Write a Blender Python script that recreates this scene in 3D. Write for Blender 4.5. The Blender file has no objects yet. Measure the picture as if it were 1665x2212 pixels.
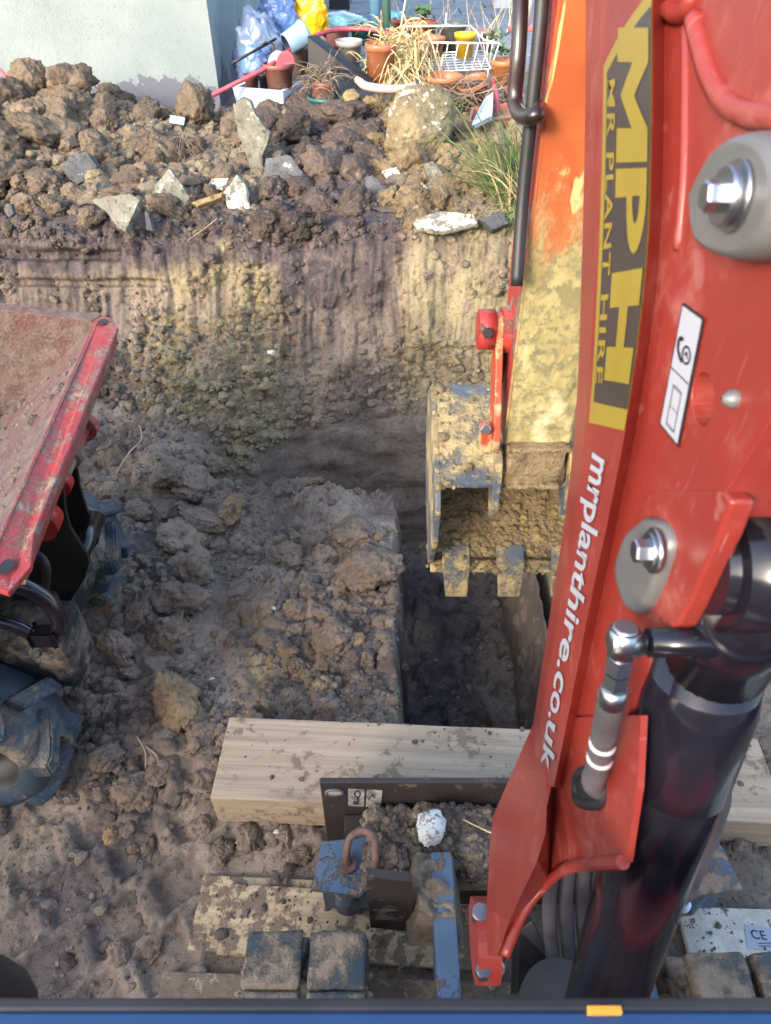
import bpy, bmesh, math, random
import numpy as np
from mathutils import Vector, Matrix, Euler
random.seed(7)
SC = bpy.context.scene
COL = SC.collection
R = math.radians
# ------------------------------------------------------------------ camera, sky, sun, exposure
H, PITCH = 1.9, R(42)
cam = bpy.data.cameras.new('camera')
cam.sensor_fit = 'VERTICAL'; cam.sensor_height = 34.6; cam.lens = 24
cam.clip_start = 0.02; cam.clip_end = 300
cam.dof.use_dof = True; cam.dof.focus_distance = 2.6; cam.dof.aperture_fstop = 10.0
camo = bpy.data.objects.new('camera', cam); COL.objects.link(camo)
camo.location = (0, 0, H); camo.rotation_euler = (R(90) - PITCH, 0, 0)
SC.camera = camo
SUN_EL, SUN_AZ = R(25), R(-35)        # the sun stands low behind the operator, over the left shoulder
world = bpy.data.worlds.new('World'); SC.world = world; world.use_nodes = True
wn = world.node_tree.nodes; wl = world.node_tree.links
sky = wn.new('ShaderNodeTexSky'); sky.sky_type = 'NISHITA'; sky.sun_disc = False
sky.sun_elevation = SUN_EL; sky.sun_rotation = R(180) - SUN_AZ
sky.air_density = 1.0; sky.dust_density = 2.5; sky.ozone_density = 1.0
wl.new(sky.outputs[0], wn['Background'].inputs[0]); wn['Background'].inputs[1].default_value = 0.15
sl = bpy.data.lights.new('sun', 'SUN'); sl.energy = 0.75; sl.angle = R(12); sl.color = (1.0, 0.93, 0.80)
so = bpy.data.objects.new('sun', sl); COL.objects.link(so); so.location = (1, -6, 6)
_d = Vector((-math.sin(SUN_AZ) * math.cos(SUN_EL), math.cos(SUN_AZ) * math.cos(SUN_EL), -math.sin(SUN_EL)))
so.rotation_euler = _d.to_track_quat('-Z', 'Y').to_euler()
SC.view_settings.view_transform = 'Standard'; SC.view_settings.look = 'None'
SC.view_settings.exposure = 2.25; SC.view_settings.gamma = 1; SC.view_settings.use_curve_mapping = False
SC.cycles.max_bounces = 8; SC.cycles.diffuse_bounces = 5; SC.cycles.use_denoising = True

# ------------------------------------------------------------------ measuring the photograph (1665 x 2212 px)
CX, CY, F = 832.5, 1106.0, 1534.0
cp, sp = math.cos(PITCH), math.sin(PITCH)
def ray(px, py):
    a = (px - CX) / F; b = -(py - CY) / F
    return Vector((a, cp + b * sp, -sp + b * cp))
C0 = Vector((0, 0, H))
def at_z(px, py, z): d = ray(px, py); return C0 + d * ((z - H) / d.z)
def at_y(px, py, y): d = ray(px, py); return C0 + d * (y / d.y)
def at_x(px, py, x): d = ray(px, py); return C0 + d * (x / d.x)
def at_d(px, py, t): return C0 + ray(px, py) * t

# ------------------------------------------------------------------ noise
def _h(ix, iy, iz, seed):
    with np.errstate(over='ignore'):
        h = (ix.astype(np.uint32) * np.uint32(374761393) + iy.astype(np.uint32) * np.uint32(668265263)
             + iz.astype(np.uint32) * np.uint32(2147483647 - 1013) + np.uint32(seed * 7919 + 12345))
        h = (h ^ (h >> np.uint32(13))) * np.uint32(1274126177)
        h = (h ^ (h >> np.uint32(16))) * np.uint32(2246822519)
        return h ^ (h >> np.uint32(15))
def rnd(ix, iy, k, seed): return _h(ix, iy, np.zeros_like(ix) + k, seed).astype(np.float64) / 4294967295.0
def gn(x, y, z=0.0, seed=0):
    x, y, z = np.broadcast_arrays(np.asarray(x, float), np.asarray(y, float), np.asarray(z, float))
    x0 = np.floor(x).astype(np.int64); y0 = np.floor(y).astype(np.int64); z0 = np.floor(z).astype(np.int64)
    fx, fy, fz = x - x0, y - y0, z - z0
    u = fx * fx * fx * (fx * (fx * 6 - 15) + 10); v = fy * fy * fy * (fy * (fy * 6 - 15) + 10); w = fz * fz * fz * (fz * (fz * 6 - 15) + 10)
    out = 0
    for dx in (0, 1):
        for dy in (0, 1):
            for dz in (0, 1):
                h = _h(x0 + dx, y0 + dy, z0 + dz, seed)
                gx = (h & 1023) / 511.5 - 1; gy = ((h >> np.uint32(10)) & 1023) / 511.5 - 1; gz = ((h >> np.uint32(20)) & 1023) / 511.5 - 1
                wgt = (u if dx else 1 - u) * (v if dy else 1 - v) * (w if dz else 1 - w)
                out = out + wgt * (gx * (fx - dx) + gy * (fy - dy) + gz * (fz - dz))
    return out * 1.25
def fbm(x, y, z=0.0, o=4, seed=0, g=0.5):
    s, a, f = 0, 1.0, 1.0
    for k in range(o):
        s = s + a * gn(np.asarray(x) * f, np.asarray(y) * f, np.asarray(z) * f, seed + k); a *= g; f *= 2.03
    return s
def ridged(x, y, z=0.0, o=3, seed=0):
    s, a, f = 0, 1.0, 1.0
    for k in range(o):
        s = s + a * (1 - 2 * np.abs(gn(np.asarray(x) * f, np.asarray(y) * f, np.asarray(z) * f, seed + k))); a *= .5; f *= 2.1
    return s
def billow(x, y, z=0.0, o=3, seed=0, g=.5):
    s, a, f = 0, 1.0, 1.0
    for k in range(o):
        s = s + a * (2 * np.abs(gn(np.asarray(x) * f, np.asarray(y) * f, np.asarray(z) * f, seed + k)) - .5); a *= g; f *= 2.07
    return s
def sst(a, b, x): t = np.clip((np.asarray(x, float) - a) / (b - a), 0, 1); return t * t * (3 - 2 * t)
def lumps(x, y, size, dens, seed, sq=.75):
    """clods lying on a surface: the height of the highest lump over each point"""
    wx = x + size * .22 * gn(x / size * 1.7, y / size * 1.7, 0, seed + 50) + size * .1 * gn(x / size * 5, y / size * 5, 0, seed + 52)
    wy = y + size * .22 * gn(x / size * 1.7, y / size * 1.7, 7.3, seed + 51) + size * .1 * gn(x / size * 5, y / size * 5, 3, seed + 53)
    cx = np.floor(wx / size).astype(np.int64); cy = np.floor(wy / size).astype(np.int64)
    best = np.zeros_like(wx)
    for dx in (-1, 0, 1):
        for dy in (-1, 0, 1):
            ix, iy = cx + dx, cy + dy
            px = (ix + .15 + .7 * rnd(ix, iy, 1, seed)) * size; py = (iy + .15 + .7 * rnd(ix, iy, 2, seed)) * size
            r = size * (.34 + .4 * rnd(ix, iy, 3, seed) ** 1.5); a = rnd(ix, iy, 4, seed) * math.pi; e = .65 + .35 * rnd(ix, iy, 5, seed)
            ux = (wx - px) * np.cos(a) + (wy - py) * np.sin(a); uy = -(wx - px) * np.sin(a) + (wy - py) * np.cos(a)
            q = 1 - (ux / r) ** 2 - (uy / (r * e)) ** 2
            tilt = 1 + .5 * (rnd(ix, iy, 7, seed) - .5) * ux / r
            hh = np.where((q > 0) & (rnd(ix, iy, 6, seed) < dens), r * sq * np.clip(q, 0, 1) ** .42 * tilt, 0)
            best = np.maximum(best, hh)
    return best

# ------------------------------------------------------------------ building blocks
def link(name, me, mat=None, parent=None):
    o = bpy.data.objects.new(name, me); COL.objects.link(o)
    if mat is not None:
        if len(me.materials): me.materials.clear()
        for m in (mat if isinstance(mat, (list, tuple)) else [mat]): me.materials.append(m)
    if parent is not None:
        o.parent = parent
    return o
def tag(o, label=None, cat=None, group=None, kind=None):
    if label: o['label'] = label
    if cat: o['category'] = cat
    if group: o['group'] = group
    if kind: o['kind'] = kind
    return o
def empty(name, loc=(0, 0, 0), label=None, cat=None, group=None):
    o = bpy.data.objects.new(name, None); COL.objects.link(o); o.location = loc; o.empty_display_size = .05
    return tag(o, label, cat, group)
def npmesh(name, v, f, smooth=True):
    v = np.asarray(v, np.float32); f = np.asarray(f, np.int32); k = f.shape[1]
    me = bpy.data.meshes.new(name)
    me.vertices.add(len(v)); me.vertices.foreach_set('co', v.ravel())
    me.loops.add(f.size); me.loops.foreach_set('vertex_index', f.ravel())
    me.polygons.add(len(f)); me.polygons.foreach_set('loop_start', np.arange(0, f.size, k, dtype=np.int32))
    me.polygons.foreach_set('use_smooth', np.full(len(f), smooth))
    me.update(calc_edges=True)
    return me
def grid_faces(nu, nv):
    i = np.arange(nu - 1)[:, None] * nv + np.arange(nv - 1)[None]
    return np.stack([i, i + nv, i + nv + 1, i + 1], -1).reshape(-1, 4)
def vattr(me, name, arr):
    a = me.color_attributes.new(name, 'FLOAT_COLOR', 'POINT')
    c = np.ones((len(me.vertices), 4), np.float32); c[:, :arr.shape[1]] = arr
    a.data.foreach_set('color', c.ravel())
def bm2me(bm, name, smooth=False):
    me = bpy.data.meshes.new(name); bm.to_mesh(me); bm.free()
    if smooth:
        me.polygons.foreach_set('use_smooth', np.full(len(me.polygons), True))
    return me
def tri_fix(bm):
    bmesh.ops.recalc_face_normals(bm, faces=bm.faces)
def b_box(bm, lo, hi, rot=None, bev=0.0):
    lo, hi = Vector(lo), Vector(hi); c = (lo + hi) / 2; s = hi - lo
    r = bmesh.ops.create_cube(bm, size=1); vs = r['verts']
    for v in vs:
        p = Vector((v.co.x * s.x, v.co.y * s.y, v.co.z * s.z))
        v.co = (rot @ p if rot is not None else p) + c
    if bev:
        es = list({e for v in vs for e in v.link_edges})
        bmesh.ops.bevel(bm, geom=es, offset=bev, segments=2, affect='EDGES', profile=.6)
def b_cyl(bm, p0, p1, r0, r1=None, n=20, caps=True):
    p0, p1 = Vector(p0), Vector(p1); r1 = r0 if r1 is None else r1
    q = (p1 - p0).to_track_quat('Z', 'Y'); a, b = [], []
    for k in range(n):
        t = 2 * math.pi * k / n; c = Vector((math.cos(t), math.sin(t), 0))
        a.append(bm.verts.new(p0 + q @ (c * r0))); b.append(bm.verts.new(p1 + q @ (c * r1)))
    for k in range(n):
        fc = bm.faces.new((a[k], a[(k + 1) % n], b[(k + 1) % n], b[k])); fc.smooth = True
    if caps:
        bm.faces.new(a[::-1]); bm.faces.new(b)
def b_lathe(bm, prof, M, n=24, smooth=True):
    """prof: list of (r, h) about local Z, M a 4x4"""
    rings = []
    for r, h in prof:
        rings.append([bm.verts.new(M @ Vector((r * math.cos(2 * math.pi * k / n), r * math.sin(2 * math.pi * k / n), h))) for k in range(n)])
    for a, b in zip(rings, rings[1:]):
        for k in range(n):
            fc = bm.faces.new((a[k], a[(k + 1) % n], b[(k + 1) % n], b[k])); fc.smooth = smooth
    return rings
def spline(pts, n=8):
    P = [Vector(p) for p in pts]; P = [2 * P[0] - P[1]] + P + [2 * P[-1] - P[-2]]; out = []
    for i in range(1, len(P) - 2):
        for k in range(n):
            t = k / n; a, b, c, d = P[i - 1:i + 3]
            out.append(.5 * ((2 * b) + (c - a) * t + (2 * a - 5 * b + 4 * c - d) * t * t + (3 * b - a - 3 * c + d) * t ** 3))
    out.append(P[-2]); return out
def b_tube(bm, pts, r, n=10, cap=True):
    pts = [Vector(p) for p in pts]; rr = r if isinstance(r, (list, tuple)) else [r] * len(pts)
    up = Vector((.13, .21, .97)); rings = []
    for i, p in enumerate(pts):
        t = (pts[min(i + 1, len(pts) - 1)] - pts[max(i - 1, 0)]).normalized()
        s = t.cross(up)
        if s.length < 1e-4: s = t.cross(Vector((1, 0, 0)))
        s.normalize(); u = s.cross(t); up = u
        rings.append([bm.verts.new(p + (s * math.cos(2 * math.pi * k / n) + u * math.sin(2 * math.pi * k / n)) * rr[i]) for k in range(n)])
    for a, b in zip(rings, rings[1:]):
        for k in range(n):
            fc = bm.faces.new((a[k], a[(k + 1) % n], b[(k + 1) % n], b[k])); fc.smooth = True
    if cap:
        bm.faces.new(rings[0][::-1]); bm.faces.new(rings[-1])
def b_prism(bm, poly, off, bev=0.0):
    """poly: 3-D outline, extruded by the vector off"""
    a = [bm.verts.new(Vector(p)) for p in poly]; b = [bm.verts.new(Vector(p) + Vector(off)) for p in poly]; n = len(a)
    fs = [bm.faces.new(a[::-1]), bm.faces.new(b)]
    for k in range(n): fs.append(bm.faces.new((a[k], a[(k + 1) % n], b[(k + 1) % n], b[k])))
    bmesh.ops.recalc_face_normals(bm, faces=fs)
    if bev:
        es = list({e for v in a + b for e in v.link_edges})
        bmesh.ops.bevel(bm, geom=es, offset=bev, segments=2, affect='EDGES', profile=.6)
def b_hex(bm, c, axis, r, h, wash=None):
    """hexagon bolt head on a washer, standing on the point c along axis"""
    c = Vector(c); ax = Vector(axis).normalized()
    if wash: b_cyl(bm, c, c + ax * wash[1], wash[0], n=24); c = c + ax * wash[1]
    n0 = len(bm.faces); b_cyl(bm, c, c + ax * h * .85, r, n=6); b_cyl(bm, c + ax * h * .85, c + ax * h, r, r * .86, n=6)
    bm.faces.ensure_lookup_table()
    for fc in bm.faces[n0:]: fc.smooth = False
def part(name, bm, mat, parent, smooth=False, label=None, **kw):
    bmesh.ops.recalc_face_normals(bm, faces=bm.faces)
    return tag(link(name, bm2me(bm, name, smooth), mat, parent), label, **kw)
def single(name, build, mat, parent=None, **kw):
    bm = bmesh.new(); build(bm); return part(name, bm, mat, parent, **kw)

# ------------------------------------------------------------------ materials
class NT:
    def __init__(s, name):
        s.m = bpy.data.materials.new(name); s.m.use_nodes = True; s.t = s.m.node_tree; s.n = s.t.nodes; s.b = s.n['Principled BSDF']
        g = s.n.new('ShaderNodeNewGeometry'); s.pos = g.outputs['Position']
        tc = s.n.new('ShaderNodeTexCoord'); s.obj = tc.outputs['Object']
    def L(s, a, b): s.t.links.new(a, b)
    def noise(s, scale, detail=4, rough=.55, vec=None, stretch=None, dist=0.0):
        v = vec or s.pos
        if stretch:
            mp = s.n.new('ShaderNodeMapping'); mp.inputs['Scale'].default_value = stretch; s.L(v, mp.inputs[0]); v = mp.outputs[0]
        x = s.n.new('ShaderNodeTexNoise'); s.L(v, x.inputs['Vector']); x.inputs['Scale'].default_value = scale
        x.inputs['Detail'].default_value = detail; x.inputs['Roughness'].default_value = rough; x.inputs['Distortion'].default_value = dist
        return x.outputs[0]
    def voro(s, scale, feat='F1', vec=None):
        x = s.n.new('ShaderNodeTexVoronoi'); x.feature = feat; s.L(vec or s.pos, x.inputs['Vector']); x.inputs['Scale'].default_value = scale
        return x.outputs[0]
    def ramp(s, f, a, b):
        x = s.n.new('ShaderNodeMapRange'); x.interpolation_type = 'SMOOTHSTEP'; s.L(f, x.inputs[0]); x.inputs[1].default_value = a; x.inputs[2].default_value = b
        return x.outputs[0]
    def ramp2(s, f, a, b):
        x = s.n.new('ShaderNodeMapRange'); s.L(f, x.inputs[0]); x.inputs[1].default_value = .35; x.inputs[2].default_value = .65; x.inputs[3].default_value = a; x.inputs[4].default_value = b
        return x.outputs[0]
    def mix(s, f, a, b):
        x = s.n.new('ShaderNodeMix'); x.data_type = 'RGBA'
        for val, i in ((f, 0), (a, 6), (b, 7)):
            if hasattr(val, 'links') or hasattr(val, 'is_linked'): s.L(val, x.inputs[i])
            else: x.inputs[i].default_value = val if i == 0 else (*val, 1)
        return x.outputs[2]
    def math(s, op, a, b=0.0):
        x = s.n.new('ShaderNodeMath'); x.operation = op
        for val, i in ((a, 0), (b, 1)):
            if hasattr(val, 'is_linked'): s.L(val, x.inputs[i])
            else: x.inputs[i].default_value = val
        return x.outputs[0]
    def attr(s, name):
        x = s.n.new('ShaderNodeAttribute'); x.attribute_name = name
        y = s.n.new('ShaderNodeSeparateColor'); s.L(x.outputs['Color'], y.inputs[0]); return y.outputs
    def bump(s, h, strength=.4, dist=.004, prev=None):
        x = s.n.new('ShaderNodeBump'); s.L(h, x.inputs['Height']); x.inputs['Strength'].default_value = strength; x.inputs['Distance'].default_value = dist
        if prev: s.L(prev, x.inputs['Normal'])
        return x.outputs[0]
    def out(s, col, rough=.8, normal=None, metal=0.0, coat=0.0, spec=.5):
        for val, nm in ((col, 'Base Color'), (rough, 'Roughness'), (metal, 'Metallic')):
            if hasattr(val, 'is_linked'): s.L(val, s.b.inputs[nm])
            else: s.b.inputs[nm].default_value = (*val, 1) if nm == 'Base Color' else val
        if normal: s.L(normal, s.b.inputs['Normal'])
        s.b.inputs['Coat Weight'].default_value = coat; s.b.inputs['Coat Roughness'].default_value = .08
        s.b.inputs['Specular IOR Level'].default_value = spec
        return s.m
def m_soil(name, mode):
    """mode 'attr': soil type from the vertex attribute (ochre, dark topsoil and painted shade, smeared clay); 'obj': clods, tint from the object's colour"""
    t = NT(name)
    n1 = t.noise(3.2, 5, .6); n2 = t.noise(14, 5, .65); n3 = t.noise(70, 4, .7); n4 = t.noise(260, 3, .7)
    base = t.mix(t.ramp(n1, .38, .64), (.165, .120, .084), (.262, .196, .138))
    base = t.mix(t.ramp(n2, .5, .72), base, (.27, .208, .150))
    base = t.mix(t.ramp(n2, .46, .28), base, (.088, .066, .052))
    if mode == 'attr':
        at = t.attr('soil')
        och = t.math('MULTIPLY', at[0], t.ramp(t.noise(7, 5, .6), .27, .5))
        base = t.mix(och, base, t.mix(t.ramp(n2, .35, .65), (.225, .178, .080), (.34, .278, .145)))
        base = t.mix(t.math('MULTIPLY', at[2], t.ramp(t.noise(5, 3), .3, .55)), base, t.mix(t.ramp(n1, .4, .6), (.23, .172, .122), (.33, .252, .18)))
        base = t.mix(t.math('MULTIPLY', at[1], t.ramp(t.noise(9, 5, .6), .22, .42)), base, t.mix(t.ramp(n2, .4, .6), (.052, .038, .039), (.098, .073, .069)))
        smooth = at[2]
    else:
        oi = t.n.new('ShaderNodeObjectInfo')
        x = t.n.new('ShaderNodeMix'); x.data_type = 'RGBA'; x.blend_type = 'MULTIPLY'; x.inputs[0].default_value = 1
        t.L(base, x.inputs[6]); t.L(oi.outputs['Color'], x.inputs[7]); base = x.outputs[2]
        base = t.mix(t.ramp(t.noise(16, 4, .6), .60, .75), base, (.27, .205, .125))
        smooth = None
    base = t.mix(t.ramp(n3, .56, .75), base, t.mix(.5, base, (.36, .28, .2)))
    base = t.mix(t.ramp(n3, .48, .32), base, t.mix(.7, base, (.045, .032, .024)))
    base = t.mix(t.ramp(n4, .74, .8), base, (.5, .45, .38))
    hgt = t.math('ADD', t.math('MULTIPLY', n3, 1.0), t.math('MULTIPLY', n4, .45))
    nb = t.bump(t.math('ADD', hgt, t.math('MULTIPLY', t.noise(420, 2, .6), .25)), .75, .009)
    return t.out(base, t.ramp2(n1, .80, .52), nb, spec=.45)
def m_paint(name, col, rough=.4, mud=.0, mudcol=(.2, .145, .1), chips=0.0, chipcol=(.32, .2, .15), scale=1.0, coat=0.0, metal=0.0, scr=0.0, bumpy=.25, edge=.03, vary=.25):
    t = NT(name); n1 = t.noise(6 * scale, 5, .6); n2 = t.noise(30 * scale, 6, .7); n3 = t.noise(120, 3)
    c = t.mix(t.ramp(n1, .3, .7), tuple(x * (1 - vary) for x in col), tuple(min(1, x * (1 + vary * .6)) for x in col))
    rgh = rough
    if scr:
        s1 = t.noise(22 * scale, 3, .5, stretch=(1, 14, 1.2), dist=.6); s2 = t.noise(26 * scale, 3, .5, stretch=(9, 1, 1), dist=.5)
        f = t.math('MAXIMUM', t.ramp(s1, .66, .7), t.ramp(s2, .68, .72)); c = t.mix(t.math('MULTIPLY', f, scr), c, chipcol)
    if chips: c = t.mix(t.ramp(n2, .72 - .28 * chips, .76 - .28 * chips), c, chipcol)
    nrm = None
    if mud:
        mm = t.math('ADD', t.math('MULTIPLY', n1, .6), t.math('MULTIPLY', n2, .4))
        f = t.ramp(mm, .68 - .4 * mud - edge, .68 - .4 * mud + edge)
        mc = t.mix(t.ramp(n2, .35, .65), tuple(x * .72 for x in mudcol), tuple(x * 1.25 for x in mudcol))
        mc = t.mix(t.ramp(n3, .6, .75), mc, tuple(min(1, x * 1.6) for x in mudcol))
        c = t.mix(f, c, mc)
        x = t.n.new('ShaderNodeMapRange'); t.L(f, x.inputs[0]); x.inputs[3].default_value = rough; x.inputs[4].default_value = .85; rgh = x.outputs[0]
        nrm = t.bump(t.math('MULTIPLY', f, t.math('ADD', n2, t.math('MULTIPLY', n3, .4))), bumpy * 2, .006)
    elif bumpy:
        nrm = t.bump(n3, bumpy * .25, .001)
    return t.out(c, rgh, nrm, metal, coat)
def m_plain(name, col, rough=.5, metal=0.0, coat=0.0, var=.15, sc=8):
    t = NT(name); n = t.noise(sc, 4)
    return t.out(t.mix(t.ramp(n, .3, .7), tuple(x * (1 - var) for x in col), tuple(min(1, x * (1 + var)) for x in col)), rough, t.bump(t.noise(150, 2), .06, .001), metal, coat)
# ------------------------------------------------------------------ setting materials
M_SOIL = m_soil('soil', 'attr'); M_CLOD = m_soil('clod_soil', 'obj')
def _m_render():
    t = NT('rough_render'); n = t.noise(2.2, 5, .6); n2 = t.noise(70, 4, .7); n3 = t.noise(5, 6, .62)
    c = t.mix(t.ramp(n, .35, .65), (.22, .262, .266), (.262, .302, .304))
    c = t.mix(t.ramp(n2, .42, .3), c, (.165, .20, .20))
    c = t.mix(t.ramp(t.noise(1.1, 6, .7, stretch=(3, 3, .35)), .56, .74), c, (.18, .205, .21))
    x = t.n.new('ShaderNodeSeparateXYZ'); t.L(t.pos, x.inputs[0])
    low = t.math('ADD', t.math('MULTIPLY', n3, .62), t.math('MULTIPLY', x.outputs[2], -1.0))
    c = t.mix(t.ramp(low, -.605, -.595), c, (.15, .152, .185))       # ragged bluish patches near the ground
    return t.out(c, .9, t.bump(t.math('ADD', n2, t.math('MULTIPLY', t.noise(190, 3, .7), .6)), .8, .006), spec=.2)
M_RENDER = _m_render()
def _m_conc(name, a, b, lime=0.0):
    t = NT(name); n = t.noise(5, 6, .65); n2 = t.noise(28, 5, .7); n3 = t.noise(150, 3, .7)
    c = t.mix(t.ramp(n, .35, .65), a, b); c = t.mix(t.ramp(n3, .6, .75), c, tuple(min(1, x * 1.5) for x in b))
    c = t.mix(t.ramp(n2, .45, .28), c, tuple(x * .45 for x in a))
    if lime: c = t.mix(t.ramp(t.math('ADD', t.math('MULTIPLY', n2, .7), t.math('MULTIPLY', t.noise(9, 5), .5)), .78 - .25 * lime, .83 - .25 * lime), c, (.62, .59, .5))
    return t.out(c, .85, t.bump(t.math('ADD', n2, t.math('MULTIPLY', n3, .5)), .5, .006), spec=.3)
def _m_slab(name, a, b, lime=.3, stain=.5):
    t = NT(name); n = t.noise(6, 6, .65); n2 = t.noise(30, 6, .72); n3 = t.noise(130, 3, .7); n4 = t.noise(11, 6, .7, stretch=(1, 1.6, .7))
    c = t.mix(t.ramp(n, .35, .65), a, b); c = t.mix(t.ramp(n2, .5, .32), c, tuple(x * .5 for x in a))
    lm = t.math('ADD', t.math('MULTIPLY', n2, .6), t.math('MULTIPLY', n4, .45)); c = t.mix(t.ramp(lm, .70 - .25 * lime, .74 - .25 * lime), c, t.mix(t.ramp(n3, .4, .6), (.42, .39, .32), (.66, .63, .54)))
    st = t.math('ADD', t.math('MULTIPLY', t.noise(8, 5, .6, stretch=(1.2, 1, 1)), .6), t.math('MULTIPLY', n2, .35)); c = t.mix(t.math('MULTIPLY', t.ramp(st, .60 - .22 * stain, .66 - .22 * stain), .8), c, t.mix(t.ramp(n3, .4, .65), (.11, .082, .056), (.19, .145, .10)))
    return t.out(c, .88, t.bump(t.math('ADD', n2, t.math('MULTIPLY', n3, .6)), .7, .008), spec=.25)
M_SLAB = _m_slab('broken_concrete', (.15, .14, .108), (.24, .225, .175), .42, .42)
M_SLABW = _m_slab('mortared_concrete', (.20, .185, .145), (.30, .28, .22), .85, .38)
M_STONE = _m_slab('grey_stone', (.075, .078, .082), (.14, .14, .142), .30, .42)
M_OCHRE = _m_slab('ochre_stone', (.22, .15, .06), (.32, .24, .12), .2, .4)
M_WHITE = _m_conc('chalk_white', (.55, .53, .48), (.72, .70, .66), 0)
M_PAVE = _m_conc('grey_paving', (.20, .21, .225), (.29, .30, .315), 0)

# ------------------------------------------------------------------ near ground: the worked clay, the block and the two trenches
def trench_depth(x, y):
    """0 on the block, 1 in the trench"""
    e1 = .03 + .020 * gn(y * 5, 0, 1, 3) + .014 * gn(y * 21, 0, 1, 4)
    a = sst(e1, e1 + .06, x) * sst(.60, .565, x) * sst(1.04, 1.10, y)
    e2 = 2.28 + .05 * gn(x * 4, 0, 2, 5) + .03 * gn(x * 13, 0, 2, 6) - .05 * sst(-.25, 0, x)
    b = sst(e2, e2 + .05, y) * sst(-.85, -.38, x + .06 * gn(y * 6, x * 3, 0, 8)) * sst(.60, .565, x)
    return np.maximum(a, b)
def ground_z(x, y, fine=True):
    td = trench_depth(x, y)
    z = .030 * fbm(x * 1.3, y * 1.3, 0, 3, 10) + .02 * fbm(x * 4, y * 4, 0, 3, 14)
    # height of the churned ground by the dumper and its ramp up to the bank
    z = z + .05 * sst(-.55, -.9, x) * sst(1.0, 1.4, y) + .10 * sst(2.05, 2.75, y) * sst(-.55, -1.0, x)
    if fine:
        smooth = sst(.02, .22, gn(x * 2.6, y * 2.2, 0, 20) + .35 * gn(x * 7, y * 7, 0, 21))
        smooth = np.maximum(smooth, .85 * sst(.45, .2, np.abs(x + .66)) * sst(.95, .85, y))          # tyre-printed clay
        rough = 1 - .8 * smooth
        flat = sst(.02, -.03, np.maximum(np.maximum(-.42 - x, x - 1.4), y - .76))                     # under the boards
        rough = rough * (1 - flat)
        zl = lumps(x, y, .20, .30, 30, .5) * .6
        zl = np.maximum(zl, lumps(x, y, .11, .42, 31, .6) * .8); zl = np.maximum(zl, lumps(x + .3, y, .075, .55, 32))
        zl = zl + .55 * lumps(x, y + .4, .04, .6, 33) + .5 * lumps(x + .1, y, .021, .65, 34)
        z = z + zl * rough + lumps(x, y, .035, .12, 36) * smooth
        z = z + (.024 * billow(x * 7, y * 7, 0, 3, 40) * (.22 + .78 * rough) + .010 * billow(x * 26, y * 26, 0, 3, 44, .6) * (.62 + .38 * rough) + .003 * fbm(x * 60, y * 60, 0, 2, 46)) * (1 - .8 * flat)
        # tyre prints: two rows of slanted lug pockets
        u = (x + .67) * .80 + (y - .68) * .6; v = -(x + .67) * .6 + (y - .68) * .80
        u = u + .014 * gn(x * 9, y * 9, 0, 47) + .005 * gn(x * 30, y * 30, 0, 50); v = v + .014 * gn(x * 9, y * 9, 5, 48) + .005 * gn(x * 30, y * 30, 0, 51)
        row = np.floor(v / .135); uu = (u + .06 * row) / .165; uu = uu - np.floor(uu); vv = v / .135 - row
        pocket = sst(.08, .16, uu) * sst(.92, .82, uu) * sst(.08, .17, vv) * sst(.94, .84, vv)
        m = sst(.33, .27, np.abs(x + .67)) * sst(.24, .18, np.abs(y - .66))
        z = z * (1 - .8 * m) + m * (.012 * fbm(x * 5, y * 5, 0, 2, 52) + .007 * billow(x * 34, y * 34, 0, 3, 53, .65) + .010 * billow(x * 22, y * 22, 0, 2, 54) * (1 - pocket)) - (.026 + .010 * gn(x * 4, y * 4, 2, 49)) * pocket * m + .012 * m
        z = z * (1 - flat) - .012 * flat
        fl = -.64 + .06 * gn(x * 3, y * 3, 0, 60) + .9 * np.maximum(lumps(x, y, .13, .6, 61), lumps(x, y, .07, .6, 62)) + .01 * ridged(x * 10, y * 10, 0, 3, 63)
    else: fl = -.66
    side = .012 * ridged(x * 14, y * 14, z * 8, 3, 66) * np.clip(4 * td * (1 - td), 0, 1)
    return z * (1 - td) + fl * td + side
def axis(lo, a, b, hi, fine, coarse):
    return np.concatenate([np.arange(lo, a, coarse), np.arange(a, b, fine), np.arange(b, hi + 1e-6, coarse)])
gx = axis(-2.8, -1.35, 1.05, 2.6, .0065, .05); gy = axis(-.6, .28, 2.75, 3.3, .0065, .03)
GX, GY = np.meshgrid(gx, gy, indexing='ij')
GZ = ground_z(GX, GY)
me = npmesh('ground', np.stack([GX, GY, GZ], -1).reshape(-1, 3), grid_faces(len(gx), len(gy)))
_o = sst(.1, .5, fbm(GX * 2, GY * 2, 0, 3, 70)) * .55
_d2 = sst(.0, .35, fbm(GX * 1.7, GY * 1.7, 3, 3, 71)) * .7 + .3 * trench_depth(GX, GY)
_s = np.clip(sst(.02, .25, gn(GX * 2.6, GY * 2.2, 0, 20) + .35 * gn(GX * 7, GY * 7, 0, 21)) + .8 * sst(.45, .2, np.abs(GX + .66)) * sst(.95, .85, GY), 0, 1)
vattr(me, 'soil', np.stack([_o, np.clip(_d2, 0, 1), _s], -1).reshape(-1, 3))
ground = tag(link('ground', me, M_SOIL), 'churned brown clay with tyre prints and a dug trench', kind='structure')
def gz(x, y):
    i = min(max(int(np.searchsorted(gx, x)) - 1, 0), len(gx) - 2); j = min(max(int(np.searchsorted(gy, y)) - 1, 0), len(gy) - 2)
    return float(GZ[i, j])

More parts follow.
